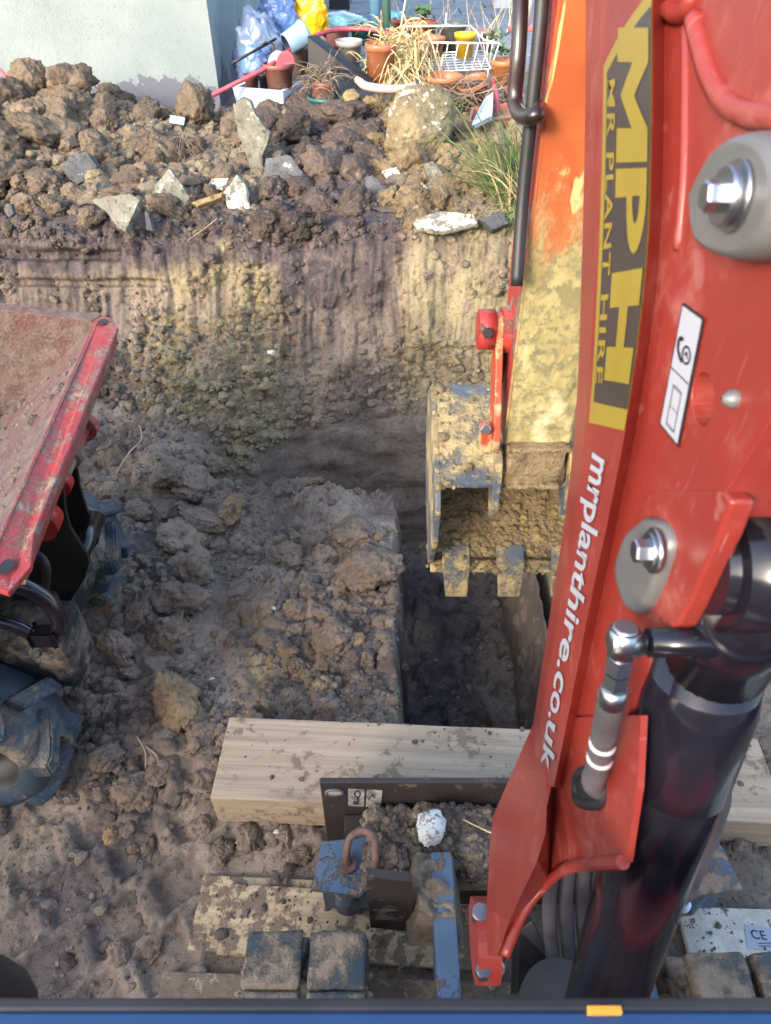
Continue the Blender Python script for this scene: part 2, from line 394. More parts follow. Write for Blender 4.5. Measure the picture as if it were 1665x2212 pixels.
# ------------------------------------------------------------------ the far bank: cut face from the trench floor up to the garden
def bank_profile(x):
    r = sst(-.35, -.85, x + .08 * gn(x * 5, 0, 0, 78))                      # towards the left the foot of the face is buried under rubble
    P = [(2.50, -.74), (2.55, -.62), (2.63, -.32), (2.70, -.04), (2.76, .03), (2.90, .12), (3.00, .24), (3.05, .36), (3.10, .50), (3.17, .64), (3.24, .71), (3.36, .735), (3.6, .745)]
    Q = [(2.30, -.25), (2.36, -.10), (2.48, .03), (2.60, .12), (2.70, .18), (2.82, .26), (2.95, .34), (3.03, .42), (3.09, .53), (3.15, .65), (3.22, .72), (3.36, .735), (3.6, .745)]
    return [((1 - r) * p[0] + r * q[0], (1 - r) * p[1] + r * q[1]) for p, q in zip(P, Q)]
ux = axis(-3.2, -1.75, .85, 2.4, .0075, .06)
vv = np.linspace(0, 12, 300)
k = np.minimum(vv.astype(int), 11); fr = vv - k
prof = bank_profile(ux)
PY = np.stack([np.broadcast_to(p[0], ux.shape) for p in prof], 1); PZ = np.stack([np.broadcast_to(p[1], ux.shape) for p in prof], 1)
BY = PY[:, k] * (1 - fr) + PY[:, k + 1] * fr; BZ = PZ[:, k] * (1 - fr) + PZ[:, k + 1] * fr
for _ in range(6):
    BY[:, 1:-1] = .25 * BY[:, :-2] + .5 * BY[:, 1:-1] + .25 * BY[:, 2:]; BZ[:, 1:-1] = .25 * BZ[:, :-2] + .5 * BZ[:, 1:-1] + .25 * BZ[:, 2:]
BX = np.broadcast_to(ux[:, None], BY.shape).copy()
crest = lambda x: .075 * fbm(x * 2.6, 0.3, 0, 3, 73)
BZ = BZ + crest(BX) * sst(.42, .70, BZ); BY = BY - .9 * crest(BX + 7) * sst(.42, .68, BZ) * sst(3.5, 3.3, BY)
ty = np.gradient(BY, axis=1); tz = np.gradient(BZ, axis=1); tl = np.hypot(ty, tz); ny, nz = -tz / tl, ty / tl
S = BZ * 1.0 + BY * .6
flo = .22 - .13 * sst(-.62, -.45, BX)
face = sst(flo, flo + .14, BZ + .05 * gn(BX * 5, 0, 3, 79)) * sst(.74, .62, BZ)                                   # the cut face
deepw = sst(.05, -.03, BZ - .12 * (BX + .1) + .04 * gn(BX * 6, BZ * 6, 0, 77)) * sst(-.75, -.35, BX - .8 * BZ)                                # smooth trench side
rub = np.clip(1 - face - deepw, 0, 1) * sst(.745, .70, BZ)
warp = .03 * gn(BX * 5, BZ * 3, 0, 80)
streak = fbm((BX + warp) * 30, BZ * 3.0, 0, 3, 81, .6) * .012 + fbm((BX + warp) * 8, BZ * 1.8, 2, 2, 83) * .024 + .010 * sst(.0, .05, gn((BX + warp) * 17, BZ * 1.3, 5, 74))
plate = sst(.0, .05, gn((BX + warp) * 7 + .35 * gn(BX * 30, BZ * 30, 0, 87), BZ * 4 + .35 * gn(BX * 30, BZ * 30, 3, 87), 0, 84)) * .012
broken = np.maximum(lumps(BX, S * 1.4, .09, .5, 86), lumps(BX, S * 1.4, .05, .5, 87)) + .6 * lumps(BX, S * 1.5, .026, .6, 88)
brk = sst(-.1, .25, gn(BX * 2.4, BZ * 4, 0, 89) + .5 * gn(BX * 7, BZ * 7, 0, 90))
disp = face * (streak + plate * (1 - brk) + brk * broken * .9)
disp = disp + rub * (1.15 * broken + .03 * fbm(BX * 5, S * 6, 0, 3, 91))
disp = disp + deepw * (.016 * billow(BX * 3.2 + S * 2, S * 5 - BX * 1.5, 0, 2, 92) + .004 * ridged(BX * 6 + S * 8, S * 14 - BX * 6, 0, 2, 95) + .02 * gn(BX * 2.5, S * 3, 0, 93))
disp = disp + (.020 * billow(BX * 11, S * 11, 0, 2, 104) + .010 * billow(BX * 30, S * 30, 0, 3, 94, .6)) * (1 - .85 * deepw) * (.3 + .7 * np.clip(brk * face + rub, 0, 1))
disp = disp + .02 * fbm(BX * 1.8, BZ * 2, 4, 2, 96)
# slots left by the bucket edge, far left
sl1 = sst(.028, .012, np.abs(BZ - .625 - .01 * gn(BX * 4, 0, 0, 97))) * sst(-1.16, -1.2, BX) * sst(-1.92, -1.84, BX)
sl2 = sst(.02, .008, np.abs(BZ - .52 - .008 * gn(BX * 4, 0, 1, 97))) * sst(-1.0, -1.05, BX) * sst(-1.75, -1.6, BX)
disp = disp - .05 * sl1 - .035 * sl2
# cracks and a vertical re-entrant where the right-hand face steps forward
disp = disp + .045 * sst(.06, .12, BX + .02 * gn(BZ * 6, 0, 0, 98)) * sst(.1, .3, BZ)
crack = np.abs(gn(BX * 4.2 + .5 * gn(BX * 14, BZ * 14, 0, 99), BZ * 2.0 + .3 * gn(BX * 17, BZ * 17, 2, 99), 0, 100)); disp = disp - .022 * sst(.03, .0, crack) * 0 * face * sst(.0, .2, gn(BX * 3, BZ * 3, 0, 105))
BY = BY + ny * disp; BZ2 = BZ + nz * disp
me = npmesh('bank', np.stack([BX, BY, BZ2], -1).reshape(-1, 3), grid_faces(len(ux), len(vv)))
ocp = np.clip(sst(-1.25, -.9, BX) * sst(-.28, -.5, BX) + sst(.02, .14, BX), 0, 1)
b_och = ocp * (face * .9 + rub * .75) + .15 * face
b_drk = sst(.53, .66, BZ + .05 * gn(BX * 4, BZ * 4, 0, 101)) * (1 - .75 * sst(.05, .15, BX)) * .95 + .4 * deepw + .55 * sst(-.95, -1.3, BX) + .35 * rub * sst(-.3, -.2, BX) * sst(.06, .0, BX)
shade_band = sst(-.55, -.42, BX + .05 * gn(BZ * 5, 0, 0, 106)) * sst(.08, -.02, BX)  # shadow stripe painted into the soil colour, partly fallen dark topsoil
b_drk = np.maximum(b_drk, shade_band * (1.0 * sst(.36, .48, BZ + .06 * gn(BX * 9, 0, 0, 107)) + .35 * sst(.2, .3, BZ))); b_och = b_och * (1 - .75 * shade_band)
strk = fbm((BX + warp) * 26, BZ * 2.2, 3, 3, 75, .6)
s_ = face * (1 - brk * .8) * np.clip(.75 + 1.2 * strk, 0, 1) * (1 - .9 * b_drk) * (1 - .75 * sst(.04, .14, BX)); b_drk = np.clip(b_drk + face * sst(.12, .4, -strk) * .55, 0, 1); b_och = b_och * np.clip(.8 + .8 * fbm(BX * 9, BZ * 5, 2, 3, 76), 0, 1)
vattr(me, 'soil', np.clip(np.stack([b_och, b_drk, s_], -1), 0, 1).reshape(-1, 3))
bank = tag(link('bank', me, M_SOIL), 'cut clay bank with dark topsoil and a painted shadow stripe above ochre clay', kind='structure')

# right-hand side of the near trench
wy = np.arange(1.0, 2.75, .008); wz = np.arange(-.78, .012, .009)
WY, WZ = np.meshgrid(wy, wz, indexing='ij')
WX = .535 + .03 * (WZ + .35) * .6 + .012 * fbm(WY * 16, WZ * 2.2, 0, 3, 110) + .02 * gn(WY * 4, WZ * 2, 0, 113) - .6 * lumps(WY, WZ, .05, .22, 114) + .003 * ridged(WY * 30, WZ * 12, 0, 2, 116)
me = npmesh('trench_side', np.stack([WX, WY, WZ], -1).reshape(-1, 3), grid_faces(len(wy), len(wz)))
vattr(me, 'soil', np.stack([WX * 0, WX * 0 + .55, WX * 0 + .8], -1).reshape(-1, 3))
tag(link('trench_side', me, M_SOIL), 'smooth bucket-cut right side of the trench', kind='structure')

# ------------------------------------------------------------------ garden level behind the bank
def heap_z(x, y):
    x = np.asarray(x, float); y = np.asarray(y, float)
    z = .735 + .05 * sst(3.3, 4.8, y)
    z = z + .20 * np.exp(-((x + 2.05) / .68) ** 2 - ((y - 4.35) / .6) ** 2) - .01 * np.exp(-((x + .3) / .7) ** 2 - ((y - 4.2) / .5) ** 2)
    return z + .03 * fbm(x * 2, y * 2, 0, 2, 120) * sst(3.3, 3.5, y)
hx = axis(-4.5, -2.7, 1.0, 4.0, .016, .12); hy = np.concatenate([np.arange(3.34, 5.0, .016), np.arange(5.0, 13.5, .12)])
HX, HY = np.meshgrid(hx, hy, indexing='ij')
hb = np.maximum(lumps(HX, HY, .12, .6, 121), lumps(HX, HY, .07, .6, 122)) + .5 * lumps(HX, HY, .04, .6, 123)
HZ = heap_z(HX, HY) + (hb * sst(3.36, 3.5, HY) * .8 + .004 * ridged(HX * 20, HY * 20, 0, 2, 124)) * sst(4.95, 4.8, HY) - .012 * sst(4.9, 5.1, HY) - .006 + crest(HX) * sst(3.9, 3.5, HY)
me = npmesh('garden_soil', np.stack([HX, HY, HZ], -1).reshape(-1, 3), grid_faces(len(hx), len(hy)))
dk = sst(-.62, -.5, HX) * sst(.05, -.1, HX)  # the bank's painted shadow stripe carried on over the heap's soil colour
vattr(me, 'soil', np.stack([.35 * (1 - dk), .2 + .75 * dk, HX * 0], -1).reshape(-1, 3))
tag(link('garden_soil', me, M_SOIL), 'bare garden soil under the spoil heap and pots', kind='structure')
HB0 = heap_z(HX, HY)
def hz(x, y):
    i = min(max(int(np.searchsorted(hx, x)), 0), len(hx) - 1); j = min(max(int(np.searchsorted(hy, y)), 0), len(hy) - 1)
    return HB0[i, j]
def hit_heap(px, py):
    d = ray(px, py); t = 2.0
    while t < 14:
        p = C0 + d * t
        if p.y > 3.2 and p.z < hz(p.x, p.y): return p
        t += .02
    return p
def hit_ground(px, py):
    d = ray(px, py); t = .8
    while t < 5:
        p = C0 + d * t
        if p.z < gz(p.x, p.y): return p
        t += .006
    return p

# ------------------------------------------------------------------ house and paving
house = empty('house', (-1.05, 5.1, .7), 'white rough-rendered house corner behind the spoil heap', 'house')
def wall_sheet(name, x0, y0, x1, y1, mat):
    n = 60; L = math.hypot(x1 - x0, y1 - y0); a = np.linspace(0, 1, 120); z = np.linspace(.72, 4.2, 80)
    A, Z = np.meshgrid(a, z, indexing='ij'); nx, ny_ = (y1 - y0) / L, -(x1 - x0) / L
    if ny_ > 0 or nx < 0: nx, ny_ = -nx, -ny_
    dd = .006 * fbm(A * L * 2, Z * 2, y0, 3, 130)
    return npmesh(name, np.stack([x0 + (x1 - x0) * A + nx * dd - house.location.x, y0 + (y1 - y0) * A + ny_ * dd - house.location.y, Z - house.location.z], -1).reshape(-1, 3), grid_faces(len(a), len(z)))
bm = bmesh.new()
b_box(bm, (-5.0, .02, .0), (-.012, 8.0, 3.6))
part('wall', bm, M_RENDER, house, label='flat wall of the house')
link('front_render', wall_sheet('front_render', -6.0, 5.1, -1.05, 5.1, M_RENDER), M_RENDER, house)
link('side_render', wall_sheet('side_render', -1.05, 5.1, -1.05, 13.0, M_RENDER), M_RENDER, house)
pav = empty('paving', (0, 6.6, .77)); tag(pav, 'grey concrete paving slabs behind the pots', kind='structure')
rp = random.Random(3); r_y = 6.35; row = 0; base_slab = {}
for row in range(10):
    dy = .45; x = -1.0 - (.3 if row % 2 else 0)
    while x < 2.6:
        w = .6; bm = bmesh.new()
        b_box(bm, (x + .006 - 0, r_y + .006 - 6.6, -.03), (x + w - .006, r_y + dy - .006 - 6.6, .022 + rp.uniform(-.004, .004)), bev=.006)
        part('paving_slab', bm, M_PAVE, pav); x += w
    r_y += dy


# unseen building added behind the operator to keep the low sun off the dig
blocker = empty('sun_blocker', (-1.5, -4.3, 0), 'added plain sun-blocking building, unseen behind the excavator', 'sun_blocker')
single('wall', lambda bm: b_box(bm, (-6.5, -3, -.2), (6.5, .3, 3.1)), m_plain('blocker_grey_render', (.3, .29, .27), .9), blocker)  # body of the added sun blocker
single('blocker_roof', lambda bm: b_box(bm, (-6.7, -3.2, 3.103), (6.7, .42, 3.26), bev=.01), m_plain('blocker_roof_felt', (.05, .05, .055), .9), blocker)
single('blocker_door', lambda bm: b_box(bm, (-.4, .303, 0), (2.0, .34, 2.1), bev=.01), m_plain('blocker_door_green', (.05, .09, .06), .5), blocker)
# ================================================================== EXCAVATOR
RED = (.40, .022, .020)
M_RED = m_paint('red_paint', RED, .34, scr=.35, chipcol=(.5, .25, .22), chips=.12, bumpy=.1, vary=.12)
M_REDB = m_paint('boom_red', (.25, .031, .022), .36, mud=.10, mudcol=(.33, .12, .10), edge=.14, scr=.16, chipcol=(.55, .35, .33), bumpy=.08, vary=.10)
M_REDD = m_paint('worn_red_paint', (.36, .035, .028), .5, mud=.36, mudcol=(.21, .15, .105), chips=.35, chipcol=(.45, .25, .2), scr=.6, bumpy=.5)
def _m_mud(name):
    t = NT(name); n1 = t.noise(9, 5, .6); n2 = t.noise(60, 5, .7); n3 = t.noise(26, 6, .7, stretch=(1, 1, .6))
    c = t.mix(t.ramp(n3, .35, .65), (.44, .335, .11), (.62, .52, .22)); c = t.mix(t.ramp(n2, .52, .66), c, (.24, .205, .09)); c = t.mix(t.ramp(n1, .56, .70), c, (.72, .62, .34))
    c = t.mix(t.ramp(t.noise(14, 5, .7), .60, .66), c, (.30, .25, .10))
    return t.out(c, .8, t.bump(t.math('ADD', n2, n3), .35, .003))
M_DIPMUD = _m_mud('yellow_mud_smear')
def _m_dip(name):
    t = NT(name); n1 = t.noise(9, 5, .6); n2 = t.noise(60, 5, .7); n3 = t.noise(26, 6, .7, stretch=(1, 1, .6)); n5 = t.noise(7, 6, .68, stretch=(1.6, 1, .7))
    x = t.n.new('ShaderNodeSeparateXYZ'); t.L(t.pos, x.inputs[0])
    o = t.mix(t.ramp(n1, .35, .65), (.33, .066, .012), (.42, .10, .02))
    s1 = t.noise(30, 3, .5, stretch=(1.2, 1, .16), dist=.9); s2 = t.noise(34, 3, .5, stretch=(.22, 1, 2.0), dist=.7)
    o = t.mix(t.math('MAXIMUM', t.ramp(s1, .63, .66), t.ramp(s2, .67, .70)), o, (.56, .43, .17)); o = t.mix(t.ramp(n3, .60, .68), o, (.46, .30, .10))
    c = t.mix(t.ramp(n3, .35, .65), (.27, .215, .08), (.39, .325, .14)); c = t.mix(t.ramp(n2, .46, .60), c, (.19, .165, .08)); c = t.mix(t.ramp(n1, .56, .70), c, (.56, .48, .27)); c = t.mix(t.ramp(t.noise(14, 5, .7), .55, .63), c, (.22, .18, .08))
    h = t.math('ADD', x.outputs[2], t.math('ADD', t.math('MULTIPLY', n5, -.55), t.math('MULTIPLY', n3, -.35))); f = t.ramp(h, 1.20, 1.02)
    return t.out(t.mix(f, o, c), .7, t.bump(t.math('MULTIPLY', f, t.math('ADD', n2, n3)), .45, .004))
M_DIP = _m_dip('dipper_paint_and_mud')
M_DIPOLD = m_paint('muddy_orange_paint', (.50, .085, .012), .5, mud=.72, mudcol=(.46, .335, .125), bumpy=.9, edge=.02, scr=.7, chipcol=(.5, .33, .14))
M_DIPTOP = m_paint('scratched_orange_paint', (.50, .085, .012), .42, mud=.20, mudcol=(.50, .38, .15), bumpy=.2, edge=.05, scr=.9, chipcol=(.55, .38, .16))
M_BUCKET = m_paint('muddy_bucket_steel', (.085, .105, .13), .42, mud=.46, mudcol=(.33, .25, .12), bumpy=.5, edge=.06, chips=.3, chipcol=(.2, .14, .1))
M_BUCKIN = m_paint('caked_bucket_steel', (.15, .18, .20), .5, mud=.72, mudcol=(.235, .165, .085), bumpy=.8, edge=.05)
M_BLACK = m_plain('black_paint', (.010, .009, .014), .16, coat=.0, var=.3)
M_BLACKM = m_plain('black_steel', (.018, .017, .018), .5, var=.4)
M_RUBBER = m_plain('black_rubber', (.014, .014, .015), .6)
M_ZINC = m_plain('zinc_plated_steel', (.42, .43, .45), .33, metal=1.0, var=.08, sc=30)
M_STEEL = m_plain('grey_cast_steel', (.17, .162, .158), .45, metal=.35, var=.1, sc=20)
M_BLUE = m_paint('blue_grey_paint', (.085, .135, .20), .42, mud=.34, mudcol=(.2, .145, .1), chips=.3, chipcol=(.16, .1, .07), bumpy=.5)
M_DKPLATE = m_paint('dark_brown_steel', (.035, .026, .024), .55, mud=.2, bumpy=.6)
M_RUST = m_plain('rusty_bar', (.13, .072, .055), .75, var=.3, sc=40)
M_TRACK = m_paint('muddy_track_rubber', (.030, .050, .060), .55, mud=.48, mudcol=(.19, .145, .10), bumpy=.6, edge=.06)
M_DECALB = m_plain('decal_black', (.045, .035, .032), .3, var=.05); M_DECALY = m_plain('decal_yellow', (.30, .215, .025), .3, var=.06)
M_LABELW = m_plain('label_white', (.40, .40, .44), .3, var=.04); M_INK = m_plain('label_ink', (.02, .018, .025), .4)
M_BARBLUE = m_plain('sky_tinted_blue', (.014, .045, .125), .25, coat=.4, var=.1); M_AMBER = m_plain('amber_plastic', (.75, .32, .03), .25)  # blue of the reflected sky is put into the rail's base colour
M_HOSEG = m_plain('scuffed_hose', (.075, .068, .074), .45, var=.3, sc=20)
XC = .27
exc = empty('excavator', (XC, .2, 0), 'red mini excavator seen from its seat, muddy dipper and toothed bucket over the trench', 'excavator')
def loc(o):
    """children keep their world place under the excavator's empty"""
    o.matrix_parent_inverse = Matrix.Translation(o.parent.location).inverted() if o.parent and o.parent.type == 'EMPTY' else Matrix()
    return o
def epart(name, bm, mat, parent=None, **kw): return loc(part(name, bm, mat, parent or exc, **kw))
def esingle(name, build, mat, parent=None, **kw):
    bm = bmesh.new(); build(bm); return epart(name, bm, mat, parent, **kw)

# ---- boom: a welded box lofted through measured stations, left side nearest the camera
YS = [-200, 0, 300, 600, 870, 1100, 1300, 1560, 1690]
L_F = [(1268, -200), (1265, 0), (1263, 300), (1255, 600), (1245, 870), (1222, 1100), (1192, 1300), (1152, 1560), (1135, 1690)]
L_F2 = [(1300, -200), (1296, 0), (1293, 300), (1283, 600), (1269, 870), (1242, 1100), (1210, 1300), (1167, 1560), (1150, 1690)]
L_C1 = [(1410, -200), (1410, 0), (1408, 300), (1397, 580), (1357, 890), (1317, 1100), (1273, 1310), (1222, 1570), (1196, 1700)]
L_C2 = [(1436, -200), (1436, 0), (1434, 300), (1422, 590), (1380, 895), (1338, 1105), (1295, 1315), (1242, 1575), (1216, 1705)]
L_R = [(1900, -200), (1850, 0), (1800, 300), (1750, 600), (1680, 870), (1560, 1075), (1425, 1290), (1352, 1560), (1318, 1700)]
XF, XF2, XC1, XC2, XR = .224, .206, .198, .216, .216
cols = [[at_x(*p, X) for p in Lp] for Lp, X in ((L_F, XF), (L_F2, XF2), (L_C1, XC1), (L_C2, XC2), (L_R, XR))]
ext = [[(.99, 2.12), (1.0, 2.14), (.93, 2.20), (.92, 2.21), (.70, 2.28)], [(1.10, 2.5), (1.1, 2.51), (1.06, 2.55), (1.05, 2.56), (.95, 2.62)]]
for c, X, j in zip(cols, (XF, XF2, XC1, XC2, XR), range(5)):
    for e in ext: c.insert(0, Vector((X, *e[j])))
def dense(c): return spline(c, 6)
D5 = [dense(c) for c in cols]
bm = bmesh.new(); rings = []
mir = lambda p: Vector((2 * XC - p.x, p.y, p.z))
for i in range(len(D5[0])):
    l = [D5[j][i] for j in range(5)]; ring = l + [mir(p) for p in l[::-1]]
    rings.append([bm.verts.new(p) for p in ring])
for a, b in zip(rings, rings[1:]):
    for q in range(10): bm.faces.new((a[q], a[(q + 1) % 10], b[(q + 1) % 10], b[q]))
bm.faces.new(rings[0]); bm.faces.new(rings[-1][::-1])
boxbm = bm; bm = bmesh.new()
# lug plates that carry the cylinder's pin
lug = [(1400, 1060), (1560, 1060), (1579, 1082), (1549, 1164), (1520, 1230), (1486, 1308), (1462, 1350), (1440, 1363), (1404, 1365), (1380, 1340), (1362, 1320), (1330, 1300), (1360, 1150)]
for X, dx in ((.2145, .016), (2 * XC - .2145, -.016)):
    b_prism(bm, [Vector((X, at_x(*p, .2145).y, at_x(*p, .2145).z)) for p in lug], (dx, 0, 0), .003)
# the boom's foot: two splayed cheeks down to the pivot boss
pL = [(1153, 1560), (1106, 1668), (1065, 1762), (1057, 1830), (1055, 1900), (1050, 1965), (1052, 2062)]; xL = [.2225, .205, .183, .172, .162, .151, .147]
pR = [(1168, 1566), (1176, 1660), (1181, 1740), (1178, 1800), (1160, 1860), (1102, 1984), (1075, 2066)]; xR_ = [.2035, .200, .193, .186, .177, .159, .150]
pA = [(1212, 1550), (1204, 1640), (1197, 1720), (1190, 1800), (1186, 1903), (1135, 1964), (1090, 2066)]; xA = [.2128, .2128, .2128, .2128, .2128, .184, .153]
cheek = bmesh.new()
g3 = [[cheek.verts.new(at_x(*p, X)) for p, X in zip(a_, b_)] for a_, b_ in ((pL, xL), (pR, xR_), (pA, xA))]
for a_, b_ in zip(g3, g3[1:]):
    for i in range(6): cheek.faces.new((a_[i], a_[i + 1], b_[i + 1], b_[i]))
plate = [cheek.verts.new(at_x(*p, .2128)) for p in ((1222, 1877), (1268, 1868), (1352, 1862), (1376, 1700), (1384, 1545))]
cheek.faces.new([g3[2][k] for k in range(5)] + plate)
bmesh.ops.recalc_face_normals(cheek, faces=cheek.faces)
bmesh.ops.solidify(cheek, geom=cheek.faces[:], thickness=-.006)
cme = bm2me(cheek, 'cheek'); bm.from_mesh(cme)
pa = [(1345, 1862)] + [(1268, 1868), (1222, 1877)] + pA[4:]; xa = [.2128, .2128, .2128] + xA[4:]
for s in (1, -1):
    bc = at_x(1044, 2030, .158); x0, x1 = (.142, .178) if s > 0 else (2 * XC - .142, 2 * XC - .178)
    b_cyl(bm, (x0, bc.y, bc.z), (x1, bc.y, bc.z), .062, n=36)
    if s > 0: b_tube(bm, spline([at_x(*p, X - .001) for p, X in zip(pa, xa)], 6), .0065, 10)
# raised stiffeners and weld beads beside the upper decal
b_tube(bm, spline([at_x(*p, XC2 - .001) for p in ((1500, 40), (1512, 90), (1535, 165), (1570, 222), (1625, 250), (1700, 255))], 6), .0075, 8)
b_tube(bm, spline([at_x(*p, XC2 - .001) for p in ((1494, -60), (1494, 0), (1480, 25), (1462, 30), (1440, 20))], 6), .007, 8)
b_tube(bm, spline([at_x(*p, XC2 + .001) for p in ((1484, 60), (1484, 200), (1480, 380), (1466, 540))], 6), .0045, 8)
weldbm = bm; bm = boxbm
for fc in bm.faces: fc.smooth = False
bmesh.ops.recalc_face_normals(bm, faces=bm.faces)
bme = bm2me(bm, 'boom'); boom_tmp = link('boom_tmp', bme, M_REDB)
# weep hole through the side plate
hc = at_x(1518, 862, XR); hb_ = bmesh.new(); q = []
for kk in range(28):
    t = 2 * math.pi * kk / 28; q.append(at_x(1518 + 25 * math.cos(t), 862 + 58 * math.sin(t), XR) + Vector((-.02, 0, 0)))
b_prism(hb_, q, (.05, 0, 0)); cutter = link('cutter', bm2me(hb_, 'cutter'))
md = boom_tmp.modifiers.new('hole', 'BOOLEAN'); md.operation = 'DIFFERENCE'; md.object = cutter; md.solver = 'EXACT'
bv = boom_tmp.modifiers.new('edge', 'BEVEL'); bv.width = .0022; bv.segments = 2; bv.limit_method = 'ANGLE'; bv.angle_limit = R(22)
dg = bpy.context.evaluated_depsgraph_get()
bme2 = bpy.data.meshes.new_from_object(boom_tmp.evaluated_get(dg)); bme2.name = 'boom'
bpy.data.objects.remove(boom_tmp); bpy.data.objects.remove(cutter)
for fc in weldbm.faces: fc.smooth = len(fc.verts) == 4 and fc.calc_area() < 6e-5
bmesh.ops.recalc_face_normals(weldbm, faces=weldbm.faces); weldbm.from_mesh(bme2); bme2 = bm2me(weldbm, 'boom')
boom = loc(link('boom', bme2, M_REDB, exc))
def sub(name, build, mat, parent, **kw):
    """a piece on a part that already stands at world coordinates"""
    bm = bmesh.new(); build(bm); o = part(name, bm, mat, parent, **kw); return o
# ---- decals wrapped on the boom's facet
def lev(Lp, y):
    ys = [p[1] for p in Lp]; i = 0
    while i < len(ys) - 2 and y > ys[i + 1]: i += 1
    return i + (y - ys[i]) / (ys[i + 1] - ys[i])
def facet(s, y, off):
    l = lev(L_F2, y) + 2; i = int(l * 6); f = l * 6 - i; i = max(0, min(i, len(D5[1]) - 2))
    a = D5[1][i].lerp(D5[1][i + 1], f); b = D5[2][i].lerp(D5[2][i + 1], f)
    t = (D5[1][i + 1] - D5[1][i]).normalized(); n = t.cross(b - a).normalized()
    if n.x > 0: n = -n
    return a.lerp(b, s) + n * off
def wrap_flat(bm, off, ystep=20):
    """bm drawn flat as (x = down the boom in photo px, y = across 0..1): cut fine, then laid on the facet"""
    ys = [v.co.x for v in bm.verts]; y = math.ceil(min(ys) / ystep) * ystep
    while y < max(ys):
        bmesh.ops.bisect_plane(bm, geom=bm.verts[:] + bm.edges[:] + bm.faces[:], plane_co=(y, 0, 0), plane_no=(1, 0, 0)); y += ystep
    for v in bm.verts: v.co = facet(v.co.y, v.co.x, off)
    return bm
def poly2(bm, pts):
    vs = [bm.verts.new((*p, 0)) for p in pts]; fc = bm.faces.new(vs); bmesh.ops.triangulate(bm, faces=[fc])
def decal(name, build, mat, off, **kw):
    bm = bmesh.new(); build(bm); wrap_flat(bm, off); o = part(name, bm, mat, boom, **kw); return o
decal('decal_panel', lambda bm: poly2(bm, [(908, .11), (908, 1.0), (-70, 1.0), (-12, .93), (150, .11)]), M_DECALY, .0008, label='black and yellow hire company decal')
decal('decal_field', lambda bm: poly2(bm, [(865, .20), (865, .995), (14, .995), (163, .20)]), M_DECALB, .0013)
def blk(bm, u0, u1, v0, v1, polys):
    for P in polys: poly2(bm, [(u0 + (u1 - u0) * p[0], v0 + (v1 - v0) * p[1]) for p in P])
LM = [[(0, 0), (.26, 0), (.26, 1), (0, 1)], [(.74, 0), (1, 0), (1, 1), (.74, 1)], [(.26, 1), (.26, .52), (.5, .12), (.5, .58)], [(.74, 1), (.5, .58), (.5, .12), (.74, .52)]]
arcP = [(.30 + .62 * math.sin(t), .70 + .30 * math.cos(t)) for t in [math.pi * k / 10 for k in range(11)]]
arcI = [(.30 + .30 * math.sin(t), .70 + .11 * math.cos(t)) for t in [math.pi * k / 10 for k in range(11)]]
LP_ = [[(0, 0), (.30, 0), (.30, 1), (0, 1)]] + [[arcP[k], arcP[k + 1], arcI[k + 1], arcI[k]] for k in range(10)]
LH = [[(0, 0), (.32, 0), (.32, 1), (0, 1)], [(.68, 0), (1, 0), (1, 1), (.68, 1)], [(.32, .36), (.68, .36), (.68, .66), (.32, .66)]]
def mph(bm):
    blk(bm, 66, 352, .44, .97, LM); blk(bm, 366, 580, .44, .97, LP_); blk(bm, 598, 812, .44, .97, LH)
decal('decal_lettering', mph, M_DECALY, .0018)
def text_bm(body, shear=0.0, off=0.0, space=1.0):
    cu = bpy.data.curves.new('txt', 'FONT'); cu.body = body; cu.shear = shear; cu.offset = off; cu.space_character = space; cu.fill_mode = 'FRONT'; cu.resolution_u = 4
    o = bpy.data.objects.new('txt', cu); COL.objects.link(o)
    dg = bpy.context.evaluated_depsgraph_get(); me = bpy.data.meshes.new_from_object(o.evaluated_get(dg)); bpy.data.objects.remove(o)
    bm = bmesh.new(); bm.from_mesh(me); bpy.data.meshes.remove(me); return bm
def text_decal(name, body, y0, y1, s0, s1, mat, lift, **kw):
    bm = text_bm(body, **kw); xs = [v.co.x for v in bm.verts]; ax, bx = min(xs), max(xs)
    h = 0.72 if body.isupper() else .70
    for v in bm.verts: v.co = Vector((y0 + (y1 - y0) * (v.co.x - ax) / (bx - ax), s0 + (s1 - s0) * v.co.y / h, 0))
    wrap_flat(bm, lift); return part(name, bm, mat, boom)
text_decal('decal_small_lettering', 'MR PLANT HIRE', 176, 822, .235, .40, M_DECALY, .0018, off=.018, space=1.12)
text_decal('web_lettering', 'mrplanthire.co.uk', 968, 1652, .36, .86, M_LABELW, .0016, shear=.32, off=.022)
# ---- lift label on the side plate
LB = [at_x(*p, XR - .0012) for p in ((1474, 652), (1522, 687), (1466, 968), (1424, 917))]
def lab(u, v, off=0.0): return (LB[0].lerp(LB[3], u)).lerp(LB[1].lerp(LB[2], u), v) + Vector((-off, 0, 0))
def quadp(bm, pts, off): bm.faces.new([bm.verts.new(lab(*p, off)) for p in pts])
def stroke(bm, pts, w, off, f=lab, asp=.30):
    for a, b in zip(pts, pts[1:]):
        du, dv = b[0] - a[0], b[1] - a[1]; l = math.hypot(du / asp, dv) or 1; nu, nv = -dv / l * w * asp, du / asp / l * w
        bm.faces.new([bm.verts.new(f(*p, off)) for p in ((a[0] + nu, a[1] + nv), (b[0] + nu, b[1] + nv), (b[0] - nu, b[1] - nv), (a[0] - nu, a[1] - nv))])
lb = sub('lift_label', lambda bm: quadp(bm, [(0, 0), (1, 0), (1, 1), (0, 1)], 0), M_INK, boom, label='white lifting point label with a hook sign')
sub('label_face', lambda bm: quadp(bm, [(.022, .07), (.978, .07), (.978, .93), (.022, .93)], .0005), M_LABELW, boom)
